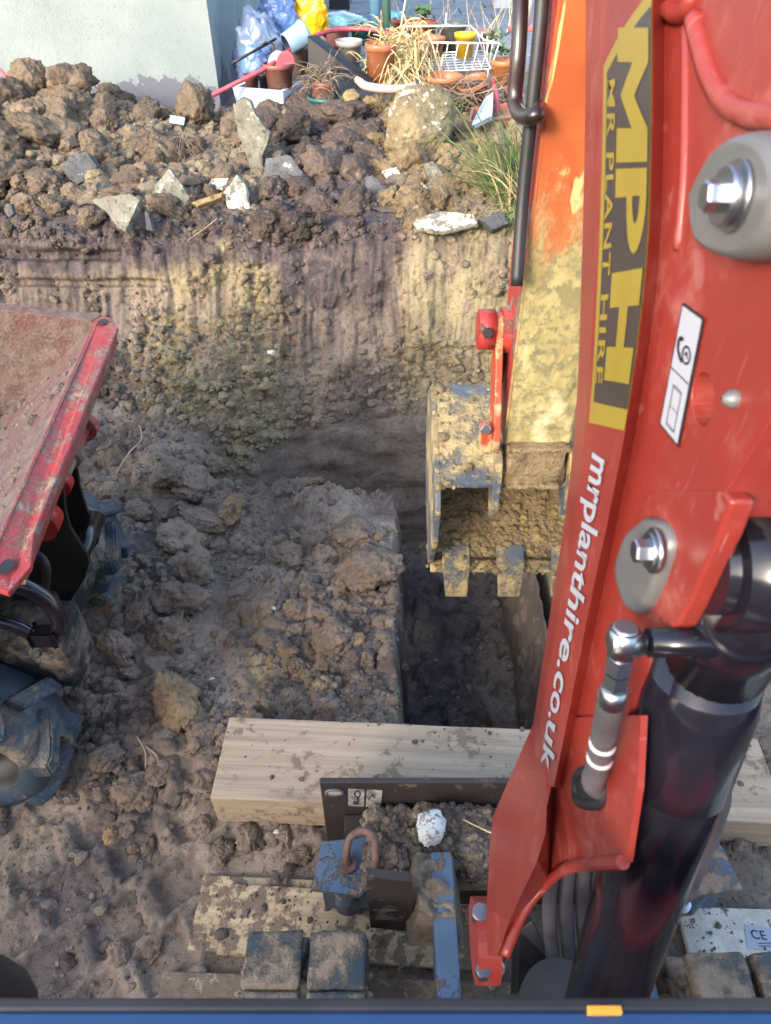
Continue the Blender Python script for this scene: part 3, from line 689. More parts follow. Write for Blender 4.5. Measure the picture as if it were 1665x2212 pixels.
def picto(bm):
    stroke(bm, [(.50, .07), (.50, .93)], .018, .001)
    stroke(bm, [(.325 + .062 * math.cos(t), .62 + .17 * math.sin(t)) for t in [2 * math.pi * k / 20 for k in range(21)]], .03, .001)
    stroke(bm, [(.335, .55), (.30, .62), (.345, .69)], .025, .001)
    stroke(bm, [(.395, .50), (.375, .36), (.33, .22), (.265, .20), (.235, .30), (.245, .38)], .055, .001)
    for v in (.34, .72): stroke(bm, [(.60, v), (.93, v)], .012, .001)
    for u in (.60, .615, .93, .915, .77): stroke(bm, [(u, .34), (u, .72)], .010, .001)
sub('label_pictogram', picto, M_INK, boom)
sub('grease_nipple', lambda bm: b_lathe(bm, [(.006, 0), (.006, .004), (.003, .008), (.001, .009)], Matrix.Translation(at_x(1590, 862, XR)) @ Matrix.Rotation(R(-90), 4, 'Y'), 12), M_STEEL, boom)
# ---- pin retainers: forged teardrop plates with hexagon bolts
def retainer(outline, bolt, th, r, washers):
    poly = [at_x(*p, XR) for p in outline]; n = len(poly); c = sum(poly, Vector()) / n
    def f(bm):
        loops = []
        for dx, sc in ((0, 1.0), (th * .55, 1.0), (th * .9, .93), (th, .82)):
            loops.append([bm.verts.new(c + (p - c) * sc + Vector((-dx, 0, 0))) for p in spline(poly + [poly[0]], 4)[:-1]])
        m = len(loops[0])
        for a, b in zip(loops, loops[1:]):
            for k in range(m): fc = bm.faces.new((a[k], a[(k + 1) % m], b[(k + 1) % m], b[k])); fc.smooth = True
        bm.faces.new(loops[-1])
    o = sub('pin_retainer', f, M_STEEL, boom)
    bp = at_x(*bolt, XR - th)
    def g(bm):
        c2 = bp.copy()
        for wr, wh in washers: b_cyl(bm, c2, c2 + Vector((-wh, 0, 0)), wr, n=28); c2 = c2 + Vector((-wh, 0, 0))
        b_hex(bm, c2, (-1, 0, 0), r, r * 1.1)
    sub('retainer_bolt', g, M_ZINC, boom)
retainer([(1412, 1118), (1448, 1128), (1466, 1172), (1452, 1235), (1424, 1300), (1400, 1326), (1372, 1312), (1352, 1262), (1350, 1215), (1372, 1155)], (1418, 1190), .011, .0095, [(.0175, .004), (.014, .003)])
retainer([(1560, 420), (1610, 335), (1680, 285), (1760, 300), (1800, 400), (1760, 520), (1690, 565), (1610, 548), (1570, 510)], (1592, 424), .026, .0085, [(.0185, .003), (.015, .006)])
# ---- grommet and hose at the cylinder port
gc = at_x(1272, 1702, .2115); up_ = (at_x(1272, 1664, .2115) - gc); sd_ = (at_x(1306, 1702, .2115) - gc)
def grom(bm):
    pts = []
    for k in range(24):
        t = 2 * math.pi * k / 24; c, s = math.cos(t), math.sin(t); pw = .55
        pts.append(gc + sd_ * math.copysign(abs(c) ** pw, c) * .95 + up_ * math.copysign(abs(s) ** pw, s) * .95)
    b_tube(bm, pts + [pts[0], pts[1]], .0055, 8, cap=False)
    bm.faces.new([bm.verts.new(p + Vector((-.0012, 0, 0))) for p in pts])
sub('hose_grommet', grom, M_RUBBER, boom)
# ---- boom cylinder
cyl = loc(link('boom_cylinder', None or bpy.data.meshes.new('e'), None, exc)); bpy.data.objects.remove(cyl)
ct = at_x(1562, 1330, XC); cb = at_x(1292, 2200, XC); ax = (ct - cb).normalized()
bm = bmesh.new(); b_cyl(bm, cb, cb + (ct - cb) * .985, .0450, n=48)
b_cyl(bm, cb - ax * .03, cb, .041, .045, n=48)
cyl = epart('boom_cylinder', bm, M_BLACK)
gl0 = cb + (ct - cb) * .71
def gland(bm):
    q = ax.to_track_quat('Z', 'Y').to_matrix().to_4x4()
    b_lathe(bm, [(.0452, -.004), (.0485, 0), (.0485, .10), (.045, .125), (.038, .135)], Matrix.Translation(gl0) @ q, 48)
sub('gland', gland, M_BLACK, cyl)
pe = at_x(1655, 1225, XC)
def eye(bm):
    b_cyl(bm, (.236, pe.y, pe.z), (.304, pe.y, pe.z), .047, n=40); b_cyl(bm, (.228, pe.y, pe.z), (.312, pe.y, pe.z), .034, n=40)
    b_cyl(bm, ct - ax * .05, Vector((XC, pe.y, pe.z)), .044, n=32)
sub('rod_eye', eye, M_BLACK, cyl)
fit = at_x(1345, 1388, .178)
def port(bm):
    a = at_x(1400, 1388, .196); b_cyl(bm, a, a + Vector((.07, 0, 0)), .0112, n=24)
sub('port_boss', port, M_BLACK, cyl)
def fitting(bm):
    a = at_x(1400, 1388, .196)
    b_cyl(bm, fit + Vector((.006, .002, 0)), a, .0065, n=20)
    dn = (at_x(1290, 1690, .182) - fit).normalized()
    q = dn.to_track_quat('Z', 'X').to_matrix()
    b_cyl(bm, fit - dn * .013, fit + dn * .010, .0115, n=8); b_cyl(bm, fit - dn * .0155, fit - dn * .013, .0085, .0115, n=8); b_cyl(bm, fit - Vector((.010, 0, 0)), fit + Vector((.014, 0, 0)), .0105, n=8)
    p = fit + dn * .009
    b_cyl(bm, p, p + dn * .006, .009, n=16); p = p + dn * .004; b_hex(bm, p, dn, .0108, .016); b_hex(bm, p + dn * .017, dn, .0100, .015); b_cyl(bm, p + dn * .032, p + dn * .05, .0100, .0105, n=24)
sub('hose_fitting', fitting, M_ZINC, cyl)
dn = (at_x(1282, 1700, .186) - fit).normalized(); h0 = fit + dn * .062; h1 = at_x(1284, 1695, .203)
sub('hose', lambda bm: b_tube(bm, spline([h0 - dn * .006, h0.lerp(h1, .35), h0.lerp(h1, .75), h1, h1 + (h1 - h0) * .2 + Vector((.03, 0, 0))], 6), .0112, 18), M_HOSEG, cyl)
M_BAND = m_plain('hose_marking_white', (.62, .58, .62), .4)
for f in (.46, .63):
    a = h0.lerp(h1, f); sub('hose_band', lambda bm: b_cyl(bm, a - dn * .004, a + dn * .004, .0118, n=18, caps=False), M_BAND, cyl)

# ---- pivot bolts and spring at the boom's foot
bt = at_x(1034, 1962, .150); bb = at_x(1043, 2098, .150)
sub('pivot_bolt', lambda bm: b_cyl(bm, (bt.x, bt.y - .012, bt.z - .005), (bt.x, bt.y - .012, bt.z + .022), .013, n=16), M_ZINC, boom)
sub('pivot_nut', lambda bm: b_cyl(bm, (bb.x, bb.y, bb.z + .012), (bb.x, bb.y, bb.z - .012), .0125, n=6), M_ZINC, boom)
s0 = at_d(1076, 2090, 1.30); hel = []
for kk in range(12 * 14):
    t = kk / 12 * 2 * math.pi; hel.append(s0 + Vector((.0115 * math.cos(t), .0115 * math.sin(t), -.0065 * kk / 12)))
esingle('spring', lambda bm: b_tube(bm, hel, .0024, 6), M_STEEL)
# ---- hoses and swing bracket inside the foot
for x0, x1 in ((1200, 1190), (1232, 1226), (1262, 1262), (1290, 1300)):
    esingle('hose', lambda bm: b_tube(bm, spline([at_d(x0, 1840, 1.28), at_d(x1 - 4, 1960, 1.33), at_d(x1 + 4, 2080, 1.38), at_d(x1 + 10, 2230, 1.42)], 6), .0135, 12), M_HOSEG)
def swing(bm):
    b_box(bm, (.185, .12, .25), (.355, .36, .46), bev=.02); b_cyl(bm, (.27, .30, .05), (.27, .30, .62), .065, n=32)
    b_prism(bm, [at_d(1120, 2010, 1.42), at_d(1150, 1985, 1.42), at_d(1190, 2070, 1.40), at_d(1290, 2110, 1.38), at_d(1300, 2230, 1.4), at_d(1110, 2230, 1.42)], (0, .03, -.06), .004)
swb = esingle('swing_bracket', swing, M_BLACKM)
pc = at_d(1207, 2135, 1.30)
def plate_w(bm):
    b_prism(bm, [at_d(1185, 2105, 1.302), at_d(1228, 2105, 1.302), at_d(1232, 2200, 1.30), at_d(1190, 2200, 1.30)], (0, .004, -.006))
sub('keeper_plate', plate_w, M_LABELW, swb)
sub('keeper_bolt', lambda bm: b_lathe(bm, [(.014, 0), (.014, .004), (.010, .009), (.0, .012)], Matrix.Translation(pc) @ Matrix.Rotation(R(20), 4, 'X'), 20), M_ZINC, swb)
def rhose(bm):
    b_tube(bm, spline([at_d(1480, 1560, .95), at_d(1545, 1690, .98), at_d(1535, 1770, 1.02), at_d(1500, 1860, 1.07), at_d(1475, 1925, 1.1)], 8), .019, 14)
rh = esingle('return_hose', rhose, M_HOSEG)
sub('hose_end', lambda bm: (b_tube(bm, [at_d(1478, 1915, 1.1), at_d(1455, 1965, 1.13)], .015, 14), b_tube(bm, [at_d(1466, 1945, 1.11), at_d(1462, 1953, 1.115)], .019, 14), b_tube(bm, [at_d(1455, 1965, 1.13), at_d(1420, 2010, 1.18)], .012, 12)), M_ZINC, rh)

# ---- dipper
DB, DT = Vector((.21, 1.02, 1.143)), Vector((.21, 1.056, 1.785)); dz = (DT - DB)
DT2 = DB + dz * 1.75
def dip(bm):
    th = Vector((0, .135, 0)); w = Vector((.12, 0, 0)); n = 40
    rg = []
    for i in range(n + 1):
        p = DB + (DT2 - DB) * (i / n); t_ = th * (.72 + .28 * min(1, i / 10))
        rg.append([bm.verts.new(v) for v in (p, p + w, p + w + t_, p + t_)])
    for a, b in zip(rg, rg[1:]):
        for k in range(4): bm.faces.new((a[k], a[(k + 1) % 4], b[(k + 1) % 4], b[k]))
    bm.faces.new(rg[0]); bm.faces.new(rg[-1])
bm = bmesh.new(); dip(bm); bmesh.ops.recalc_face_normals(bm, faces=bm.faces)
bmesh.ops.bevel(bm, geom=[e for e in bm.edges if e.calc_face_angle(0) > 1], offset=.004, segments=2, affect='EDGES')
zz = lambda f: f.calc_center_median()
for fc in bm.faces:
    c = zz(fc); facing = fc.normal.y < -.5
    fc.material_index = 0 if facing else 1
dipper = epart('dipper', bm, [M_DIP, M_REDD], label='dipper arm with its lower half caked in yellow mud')
# mud crust: a real layer on the arm's face, thinning upwards
a = np.linspace(.004, .116, 46); t = np.linspace(.0, .80, 150); A, T = np.meshgrid(a, t, indexing='ij')
px_ = DB.x + A; py_ = DB.y + dz.y * T; pz_ = DB.z + dz.z * T
thk = .0022 + .0035 * fbm(A * 22, T * 14, 0, 4, 140) + .0012 * billow(A * 60, T * 40, 0, 2, 141) - .010 * sst(.22, .46, T + .15 * gn(A * 20, T * 8, 0, 142)) - .004 * sst(.02, 0, np.minimum(A - .004, .116 - A))
thk = np.clip(thk, -.003, .014)
thk[0] = thk[-1] = -.003; thk[:, 0] = thk[:, -1] = -.003
me = npmesh('mud_crust', np.stack([px_, py_ - thk, pz_], -1).reshape(-1, 3), grid_faces(46, 150)[:, ::-1])
M_CRUST = m_paint('dried_yellow_mud', (.46, .335, .13), .9, mud=.45, mudcol=(.27, .205, .10), bumpy=.9, edge=.1)
mc = link('mud_crust', me, M_DIP, dipper)
# foot of the dipper: pivot box with the bucket pin
kn0, kn1 = Vector((.212, 1.018, 1.135)), Vector((.328, 1.01, 1.075))
def knuckle(bm):
    b_box(bm, (.218, 1.004, 1.078), (.322, 1.09, 1.150), bev=.008); b_cyl(bm, (.214, 1.04, 1.075), (.326, 1.04, 1.075), .036, n=28)
    b_box(bm, (.214, .998, 1.140), (.326, 1.012, 1.150), bev=.003); b_box(bm, (.222, .996, 1.058), (.318, 1.03, 1.068), bev=.003)
sub('bucket_pivot', knuckle, M_BUCKIN, dipper)
# linkage on the left of the dipper
lt, lw = at_x(1072, 712, .19), at_x(1066, 945, .19)
def bar_link(bm, X, w=.012):
    a, b = Vector((X, lt.y, lt.z)), Vector((X, lw.y, lw.z)); d = (b - a).normalized(); nrm = Vector((0, -d.z, d.y))
    mid = (a + b) / 2 + nrm * .0
    out = []
    for p, r in ((a, .030), (b, .026)):
        s = 1 if p is a else -1
        for k in range(9):
            t = math.pi * k / 8; out.append(p + (nrm * math.cos(t) * s - d * math.sin(t) * s) * r)
    b_prism(bm, out, (w, 0, 0), .002)
M_LINK = m_paint('scraped_orange_link', (.42, .06, .02), .5, mud=.42, mudcol=(.33, .25, .12), chips=.4, chipcol=(.4, .25, .15), scr=.8)
def left_link(bm): bar_link(bm, .186)
lk = esingle('bucket_link', left_link, M_LINK)
sub('link_boss', lambda bm: b_cyl(bm, (.158, lt.y, lt.z), (.186, lt.y, lt.z), .034, n=28), M_REDD, lk)
sub('link_boss', lambda bm: b_cyl(bm, (.198, lt.y, lt.z), (.24, lt.y, lt.z), .040, n=28), M_REDD, lk)
sub('link_boss', lambda bm: b_box(bm, (.166, lw.y - .022, lw.z - .018), (.186, lw.y + .02, lw.z + .022), bev=.003), M_LINK, lk)
b1, b2 = at_x(1050, 706, .17), at_x(1050, 936, .17)
sub('link_bolt', lambda bm: b_hex(bm, (b1.x, lt.y - .034, b1.z), (0, -1, .35), .0095, .008), M_BLACKM, lk)
sub('link_bolt', lambda bm: b_hex(bm, (b2.x, lw.y - .022, b2.z), (0, -1, .35), .0095, .008), M_ZINC, lk)
lk2 = esingle('bucket_link', lambda bm: bar_link(bm, .342), M_LINK)
def ram(bm):
    b_cyl(bm, (XC - .02, 1.185, 1.30), (XC - .02, 1.23, 2.2), .032, n=24); b_box(bm, (.205, 1.10, 1.2), (.214, 1.16, 1.34), bev=.003)
esingle('bucket_cylinder', ram, M_BLACKM)
# steel pipe and hose loop beside the dipper
def pipes(bm):
    b_tube(bm, spline([at_x(1182, -160, .196), at_x(1166, 60, .196), at_x(1150, 220, .195), at_x(1128, 440, .194), at_x(1116, 618, .193)], 8), .009, 12)
pp = esingle('steel_pipe', pipes, M_BLACKM)
def loop(bm):
    b_tube(bm, spline([at_x(1127, -160, .176), at_x(1124, 20, .176), at_x(1119, 120, .176), at_x(1112, 205, .176), at_x(1116, 236, .178), at_x(1132, 252, .182), at_x(1156, 250, .19), at_x(1166, 236, .2)], 8), .0105, 14)
esingle('hose_loop', loop, m_plain('brown_black_pipe', (.028, .016, .016), .3, coat=.3, var=.4))

# ---- bucket
BX0, BX1 = .102, .438
bprof = [(1.00, 1.060), (1.06, 1.072), (1.15, 1.098), (1.235, 1.118), (1.285, 1.095), (1.320, 1.03), (1.318, .955), (1.28, .885), (1.21, .835), (1.14, .805), (1.075, .782)]
sp_ = spline([(0, *p) for p in bprof], 5); nP = len(sp_)
xs = np.linspace(BX0, BX1, 44)
def shell(inn):
    pts = [Vector(p) for p in sp_]; nr = []
    for i, p in enumerate(pts):
        tt = pts[min(i + 1, nP - 1)] - pts[max(i - 1, 0)]; tt.normalize(); nr.append(Vector((0, tt.z, -tt.y)))
    V = np.zeros((44, nP, 3))
    for i, p in enumerate(pts):
        q = p + nr[i] * (inn); V[:, i, 0] = xs; V[:, i, 1] = q.y; V[:, i, 2] = q.z
    return V, np.array([list(n) for n in nr])
Vo, NRM = shell(0.0)
S_ = np.linspace(0, 1, nP)[None] ; X_ = xs[:, None]
mo = np.clip(.004 * fbm(X_ * 18, S_ * 9, 0, 4, 150) + .002 * ridged(X_ * 60, S_ * 40, 0, 2, 151), 0, .01)
Vo2 = Vo - NRM[None] * 0 - NRM[None] * mo[..., None] * (-1 if False else 1) * -1
Vi, _ = shell(.010)
mi_ = np.clip(.006 + .012 * fbm(X_ * 14, S_ * 8, 3, 4, 152) + .005 * ridged(X_ * 50, S_ * 30, 0, 2, 153), 0, .03) * sst(.0, .1, S_) * sst(1.0, .97, S_)
Vi2 = Vi + NRM[None] * mi_[..., None]
# orient: the inside lies towards the bucket's mouth (its centre)
cen = np.array([0, 1.15, .95])
def towards(V, d, amt):
    g = cen - V; g[..., 0] = 0; g /= np.linalg.norm(g, axis=-1, keepdims=True); return V + g * np.asarray(amt)[..., None]
Vo2 = towards(Vo, 0, -mo); Vi2 = towards(Vo, 0, .010 + mi_)
f1 = grid_faces(44, nP); vcat = np.concatenate([Vo2.reshape(-1, 3), Vi2.reshape(-1, 3)]); N1 = 44 * nP
edge = []
for i in range(43): edge += [[i * nP, (i + 1) * nP, N1 + (i + 1) * nP, N1 + i * nP], [i * nP + nP - 1, N1 + i * nP + nP - 1, N1 + (i + 1) * nP + nP - 1, (i + 1) * nP + nP - 1]]
me = npmesh('bucket', vcat, np.concatenate([f1, f1[:, ::-1] + N1, np.array(edge)]))
bucket = loc(link('bucket', me, [M_BUCKET, M_BUCKIN], exc)); tag(bucket, 'toothed digging bucket caked in sunlit yellow mud')
me.polygons.foreach_set('material_index', np.concatenate([np.zeros(len(f1)), np.ones(len(f1)), np.ones(len(edge))]).astype(np.int32))
for X in (BX0 - .010, BX1):
    sub('side_plate', lambda bm: b_prism(bm, [(X, p.y, p.z) for p in sp_] + [(X, 1.04, .83), (X, .985, .93), (X, .972, 1.02)], (.010, 0, 0), .0015), M_BUCKET, bucket)
sub('cutting_lip', lambda bm: b_prism(bm, [(BX0 - .004, 1.085, .795), (BX0 - .004, 1.068, .760), (BX0 - .004, 1.080, .755), (BX0 - .004, 1.10, .787)], (BX1 - BX0 + .008, 0, 0), .002), M_BUCKET, bucket)
for k, X in enumerate((.152, .270, .388)):
    def tooth(bm):
        b_prism(bm, [(X - .030, 1.098, .815), (X - .030, 1.060, .792), (X - .022, 1.052, .700), (X - .022, 1.060, .688), (X - .022, 1.072, .70)], (.060, 0, 0), .003)
        for v in bm.verts:
            if v.co.z < .71: v.co.x = X + (v.co.x - X) * .8
    sub('tooth', tooth, M_BUCKET, bucket)
def ears(bm):
    for X in (.196, .330):
        o = [(X, 1.10, 1.075), (X, .985, 1.03), (X, .985, 1.015), (X, 1.0, 1.0)]
        pts = [(X, 1.13, 1.085)] + [(X, 1.035 + .046 * math.cos(t), 1.085 + .046 * math.sin(t)) for t in [R(30 + 20 * k) for k in range(9)]] + [(X, .985, 1.02), (X, 1.0, .985), (X, 1.04, 1.03)]
        b_prism(bm, pts, (.014, 0, 0), .002)
    b_cyl(bm, (.182, 1.035, 1.085), (.358, 1.035, 1.085), .020, n=24)
sub('bucket_ear', ears, M_BUCKET, bucket)

# ---- dozer blade, extensions, arms
YB = .80
def bladef(bm):
    b_box(bm, (-.152, YB, .02), (.785, YB + .014, .338), bev=.003)
    b_box(bm, (-.10, .64, .05), (.735, YB - .002, .185), bev=.004)
blade = esingle('dozer_blade', bladef, M_DKPLATE)
lx = at_y(722, 1712, YB - .003)
sub('lifting_eye', lambda bm: (b_tube(bm, [lx + Vector((.020 * math.cos(t), 0, .013 * math.sin(t))) for t in [2 * math.pi * k / 16 for k in range(18)]], .0035, 6, cap=False),), M_BLUE, blade)
sub('eye_hole', lambda bm: bm.faces.new([bm.verts.new(lx + Vector((.018 * math.cos(t), -.0005, .011 * math.sin(t)))) for t in [2 * math.pi * k / 16 for k in range(16)]]), m_plain('pale_timber_seen_through', (.42, .31, .21), .8), blade)
BL = [at_y(*p, YB - .002) for p in ((752, 1703), (826, 1707), (822, 1742), (752, 1737))]
def bl(u, v, off=0.0): return BL[0].lerp(BL[1], u).lerp(BL[3].lerp(BL[2], u), v) + Vector((0, -off, 0))
sub('lift_label', lambda bm: (bm.faces.new([bm.verts.new(bl(*p)) for p in ((0, 0), (.48, 0), (.48, 1.1), (0, 1.1))]), bm.faces.new([bm.verts.new(bl(*p)) for p in ((.54, 0), (1, 0), (1, 1.1), (.54, 1.1))])), m_plain('scuffed_label', (.28, .26, .25), .5, var=.6, sc=40), blade, label='scuffed white lifting label')
def blp(bm):
    stroke(bm, [(.27 + .085 * math.cos(t), .3 + .2 * math.sin(t)) for t in [2 * math.pi * k / 16 for k in range(17)]], .035, .001, bl, .5)
    stroke(bm, [(.27, .5), (.31, .72), (.27, .92), (.19, .9), (.17, .75)], .05, .001, bl, .5); stroke(bm, [(.6, .6), (.72, .3), (.8, .5)], .03, .001, bl, .5)
sub('label_pictogram', blp, M_INK, blade)
def ext_(name, s):
    g = (lambda x: x) if s > 0 else (lambda x: .633 - x)
    def f(bm):
        b_prism(bm, [(g(-.148), .72, .20), (g(-.165), .615, .20), (g(-.055), .60, .20), (g(-.035), .62, .20), (g(-.01), .655, .20), (g(-.045), .73, .20)], (0, 0, .014), .002)
        b_box(bm, (min(g(-.146), g(-.03)), .63, .05), (max(g(-.146), g(-.03)), .70, .19), bev=.004)
        b_cyl(bm, (g(-.09), .655, .04), (g(-.09), .655, .16), .038, n=24)
    e = esingle(name, f, M_BLUE)
    def pin(bm):
        b_cyl(bm, (g(-.085), .665, .212), (g(-.085), .665, .228), .020, n=20)
        b_tube(bm, spline([(g(-.085), .665, .225), (g(-.088), .675, .262), (g(-.078), .695, .295), (g(-.05), .705, .305), (g(-.026), .690, .300), (g(-.022), .66, .27), (g(-.024), .642, .235)], 6), .0085, 12)
    sub('locking_pin', pin, M_RUST, e)
    sub('hinge_bolt', lambda bm: (b_cyl(bm, (g(-.015), .60, .17), (g(.045), .585, .17), .007, n=12), b_hex(bm, (g(.0), .596, .17), (.97 * s, -.24, 0), .014, .018)), M_ZINC, e)
ext_('blade_extension', 1); ext_('blade_extension', -1)
tp = [at_y(790, 1893, .55), at_y(891, 1906, .55), at_y(893, 2014, .55), at_y(800, 2004, .55)]
bp_ = esingle('blade_bracket', lambda bm: b_prism(bm, tp, (0, .016, .004), .002), M_DKPLATE)
def arm(bm, x):
    b_box(bm, (x - .024, -.1, .235), (x + .024, .66, .305), bev=.008)
ar = [esingle('blade_arm', lambda bm: arm(bm, x), M_BLUE) for x in (.122, .50)]

# ---- rubber tracks
def track(xc, yF=.306):
    W = .232; prof_ = []; rr = .175
    yB = -.95
    bm = bmesh.new(); n = 18; loop_ = []
    for k in range(n + 1): t = -math.pi / 2 + math.pi * k / n; loop_.append((yF + rr * math.cos(t), rr + .02 + rr * math.sin(t), math.cos(t), math.sin(t)))
    for k in range(n + 1): t = math.pi / 2 + math.pi * k / n; loop_.append((yB + rr * math.cos(t), rr + .02 + rr * math.sin(t), math.cos(t), math.sin(t)))
    o_ = [(xc - W / 2, y, z) for y, z, _, _ in loop_]; i_ = [(xc - W / 2, y - .028 * ny, z - .028 * nz) for y, z, ny, nz in loop_]
    m = len(o_); vo = [[bm.verts.new(Vector(p) + Vector((dx, 0, 0))) for p in o_] for dx in (0, W)]; vi = [[bm.verts.new(Vector(p) + Vector((dx, 0, 0))) for p in i_] for dx in (0, W)]
    for k in range(m):
        k2 = (k + 1) % m
        bm.faces.new((vo[0][k], vo[0][k2], vo[1][k2], vo[1][k])); bm.faces.new((vi[0][k], vi[1][k], vi[1][k2], vi[0][k2]))
        bm.faces.new((vo[0][k], vi[0][k], vi[0][k2], vo[0][k2])); bm.faces.new((vo[1][k], vo[1][k2], vi[1][k2], vi[1][k]))
    tr = epart('rubber_track', bm, M_TRACK)
    # lugs along the belt that can be seen
    for k in range(16):
        s = k * .1 ; side_ = -1 if k % 2 else 1
        L1 = math.pi * rr
        if s < L1: t = -.6 + s / rr; y, z, a_ = yF + rr * math.cos(t), rr + .02 + rr * math.sin(t), t
        else: y, z, a_ = yF - (s - L1 + .6 * rr - math.pi / 2 * rr), 2 * rr + .02, math.pi / 2
        rot = Matrix.Rotation(a_, 3, 'X')
        for sd in (-1, 1):
            bm = bmesh.new(); ph = 0 if sd > 0 else .0
            c = Vector((xc + sd * .060, y, z)) + (rot @ Vector((0, .012, 0)))
            b_box(bm, c - Vector((.053, .018, .0485)), c + Vector((.053, .018, .0485)), rot=rot, bev=.009); bmesh.ops.subdivide_edges(bm, edges=[e for e in bm.edges if e.calc_length() > .03], cuts=3, use_grid_fill=True)
            for v in bm.verts: v.co += Vector((gn(v.co.x * 20, v.co.y * 20, v.co.z * 20, 160).item(), gn(v.co.x * 20, v.co.y * 20, v.co.z * 20, 161).item(), gn(v.co.x * 20, v.co.y * 20, v.co.z * 20, 162).item())) * .004
            part('track_lug', bm, M_TRACK, tr, smooth=True)
    return tr
track(-.15); track(.675, .270)
# ---- body, seat and canopy behind the camera; front rail at the bottom of the view
esingle('body', lambda bm: (b_box(bm, (-.22, -1.25, .45), (.76, .06, .62), bev=.03), b_box(bm, (-.22, -1.35, .62), (.76, -.62, 1.22), bev=.06)), M_RED)
esingle('seat', lambda bm: (b_box(bm, (.02, -.6, .85), (.50, -.15, .97), bev=.04), b_box(bm, (.02, -.68, .95), (.50, -.58, 1.5), bev=.04)), M_RUBBER)
def rail(bm): b_box(bm, (-.62, .055, 1.26), (.76, .136, 1.325), bev=.006)
rl = esingle('front_rail', rail, M_BARBLUE)
sub('rail_cap', lambda bm: b_box(bm, (-.6, .131, 1.3255), (.74, .1385, 1.330), bev=.002), M_BLACKM, rl)
sub('amber_marker', lambda bm: b_box(bm, (.136, .1285, 1.3262), (.159, .1335, 1.3325), bev=.001), M_AMBER, rl)
sub('lever_boot', lambda bm: b_lathe(bm, [(.06, -.05), (.055, 0), (.045, .03), (.03, .045), (.0, .05)], Matrix.Translation((-.325, .13, 1.29)), 20), M_RUBBER, rl)
# ================================================================== DUMPER on the left, facing the trench
M_SKIP = m_paint('scratched_skip_red', (.42, .045, .05), .5, mud=.40, mudcol=(.23, .16, .115), chips=.5, chipcol=(.40, .27, .22), scr=.5, bumpy=.6, edge=.05)
M_LIP = m_paint('worn_lip_red', (.42, .050, .052), .45, mud=.34, mudcol=(.30, .215, .16), chips=.45, chipcol=(.40, .27, .23), bumpy=.6, edge=.08, scale=1.6)
M_SKIPIN = m_paint('dirty_skip_inside', (.21, .05, .045), .65, mud=.70, mudcol=(.165, .118, .095), chips=.25, chipcol=(.22, .15, .12), bumpy=.5, edge=.16)
M_TYRE = m_paint('muddy_tyre_rubber', (.036, .060, .085), .40, mud=.34, mudcol=(.20, .16, .125), bumpy=.5, edge=.07)
M_MAST = m_paint('black_mast_paint', (.010, .010, .011), .4, mud=.10, mudcol=(.16, .12, .09), bumpy=.3)
dump = empty('dumper', (-1.4, 1.3, 0), 'small red tipping dumper with muddy chunky tyres left of the trench', 'dumper')
def dpart(name, build, mat, parent=None, **kw):
    bm = bmesh.new(); build(bm); o = part(name, bm, mat, parent or dump, **kw)
    return loc(o) if parent is None else o
LA, LBp = at_z(238, 694, 1.0), at_z(6, 1241, 1.0)          # far and near end of the lip
ud = (LBp - LA).normalized(); wd = Vector((ud.y, -ud.x, 0)); wd = wd if wd.x < 0 else -wd      # along the lip; away from it
wlen = (LBp - LA).length
def sk(a, w, z): return LA + ud * a + wd * w + Vector((0, 0, z))
prof2 = [(.020, .0), (.44, -.34), (.54, -.42), (.78, -.42), (.92, -.30), (1.12, .20)]
def trough(bm):
    th = .014; a0, a1 = .004, wlen - .004
    o = [[bm.verts.new(sk(a, w, z)) for w, z in prof2] for a in (a0, a1)]
    i_ = [[bm.verts.new(sk(a, w + .004, z + .012)) for w, z in prof2] for a in (a0 + th, a1 - th)]
    n = len(prof2)
    for k in range(n - 1):
        bm.faces.new((o[0][k], o[0][k + 1], o[1][k + 1], o[1][k])); bm.faces.new((i_[0][k], i_[1][k], i_[1][k + 1], i_[0][k + 1]))
    for s in (0, 1):
        bm.faces.new(o[s]); bm.faces.new(i_[s])
        bm.faces.new((o[s][0], i_[s][0], i_[s][-1], o[s][-1]))
    bm.faces.new((o[0][0], o[1][0], i_[1][0], i_[0][0])); bm.faces.new((o[0][-1], i_[0][-1], i_[1][-1], o[1][-1]))
skip = dpart('skip', trough, M_SKIPIN)
def lipf(bm):
    # folded flange along the pouring edge, ends cut at a slant with a lug hole
    P = [(-.012, .040, .012), (-.004, .0, .010), (.045, -.030, .004), (wlen - .09, -.030, .004), (wlen - .02, -.040, -.004), (wlen + .035, -.015, -.01), (wlen + .02, .035, .006), (wlen - .1, .030, .012), (.05, .036, .012)]
    b_prism(bm, [sk(*p) for p in P], (0, 0, -.012), .003)
lip = sub('pouring_lip', lipf, M_LIP, skip)
sub('front_fold', lambda bm: b_prism(bm, [sk(.045, -.030, .002), sk(wlen - .03, -.034, -.004), sk(wlen - .03, -.010, -.06), sk(.05, -.012, -.055)], wd * .008, .001), M_LIP, skip)
for a, w in ((.030, .012), (wlen - .015, -.002)):
    sub('lug_hole', lambda bm: bm.faces.new([bm.verts.new(sk(a + .019 * math.cos(t), w + .012 * math.sin(t), .0135 if a < .1 else .004)) for t in [2 * math.pi * k / 20 for k in range(20)]]), M_BLACKM, skip)
sub('end_rim', lambda bm: b_prism(bm, [sk(-.014, .02, .014), sk(-.014, 1.12, .215), sk(.022, 1.12, .215), sk(.022, .04, .016)], (0, 0, -.07), .004), M_SKIPIN, skip)
sub('end_rim', lambda bm: b_prism(bm, [sk(wlen + .01, .06, .014), sk(wlen + .01, 1.12, .215), sk(wlen - .02, 1.12, .215), sk(wlen - .02, .06, .016)], (0, 0, -.05), .004), M_SKIPIN, skip)
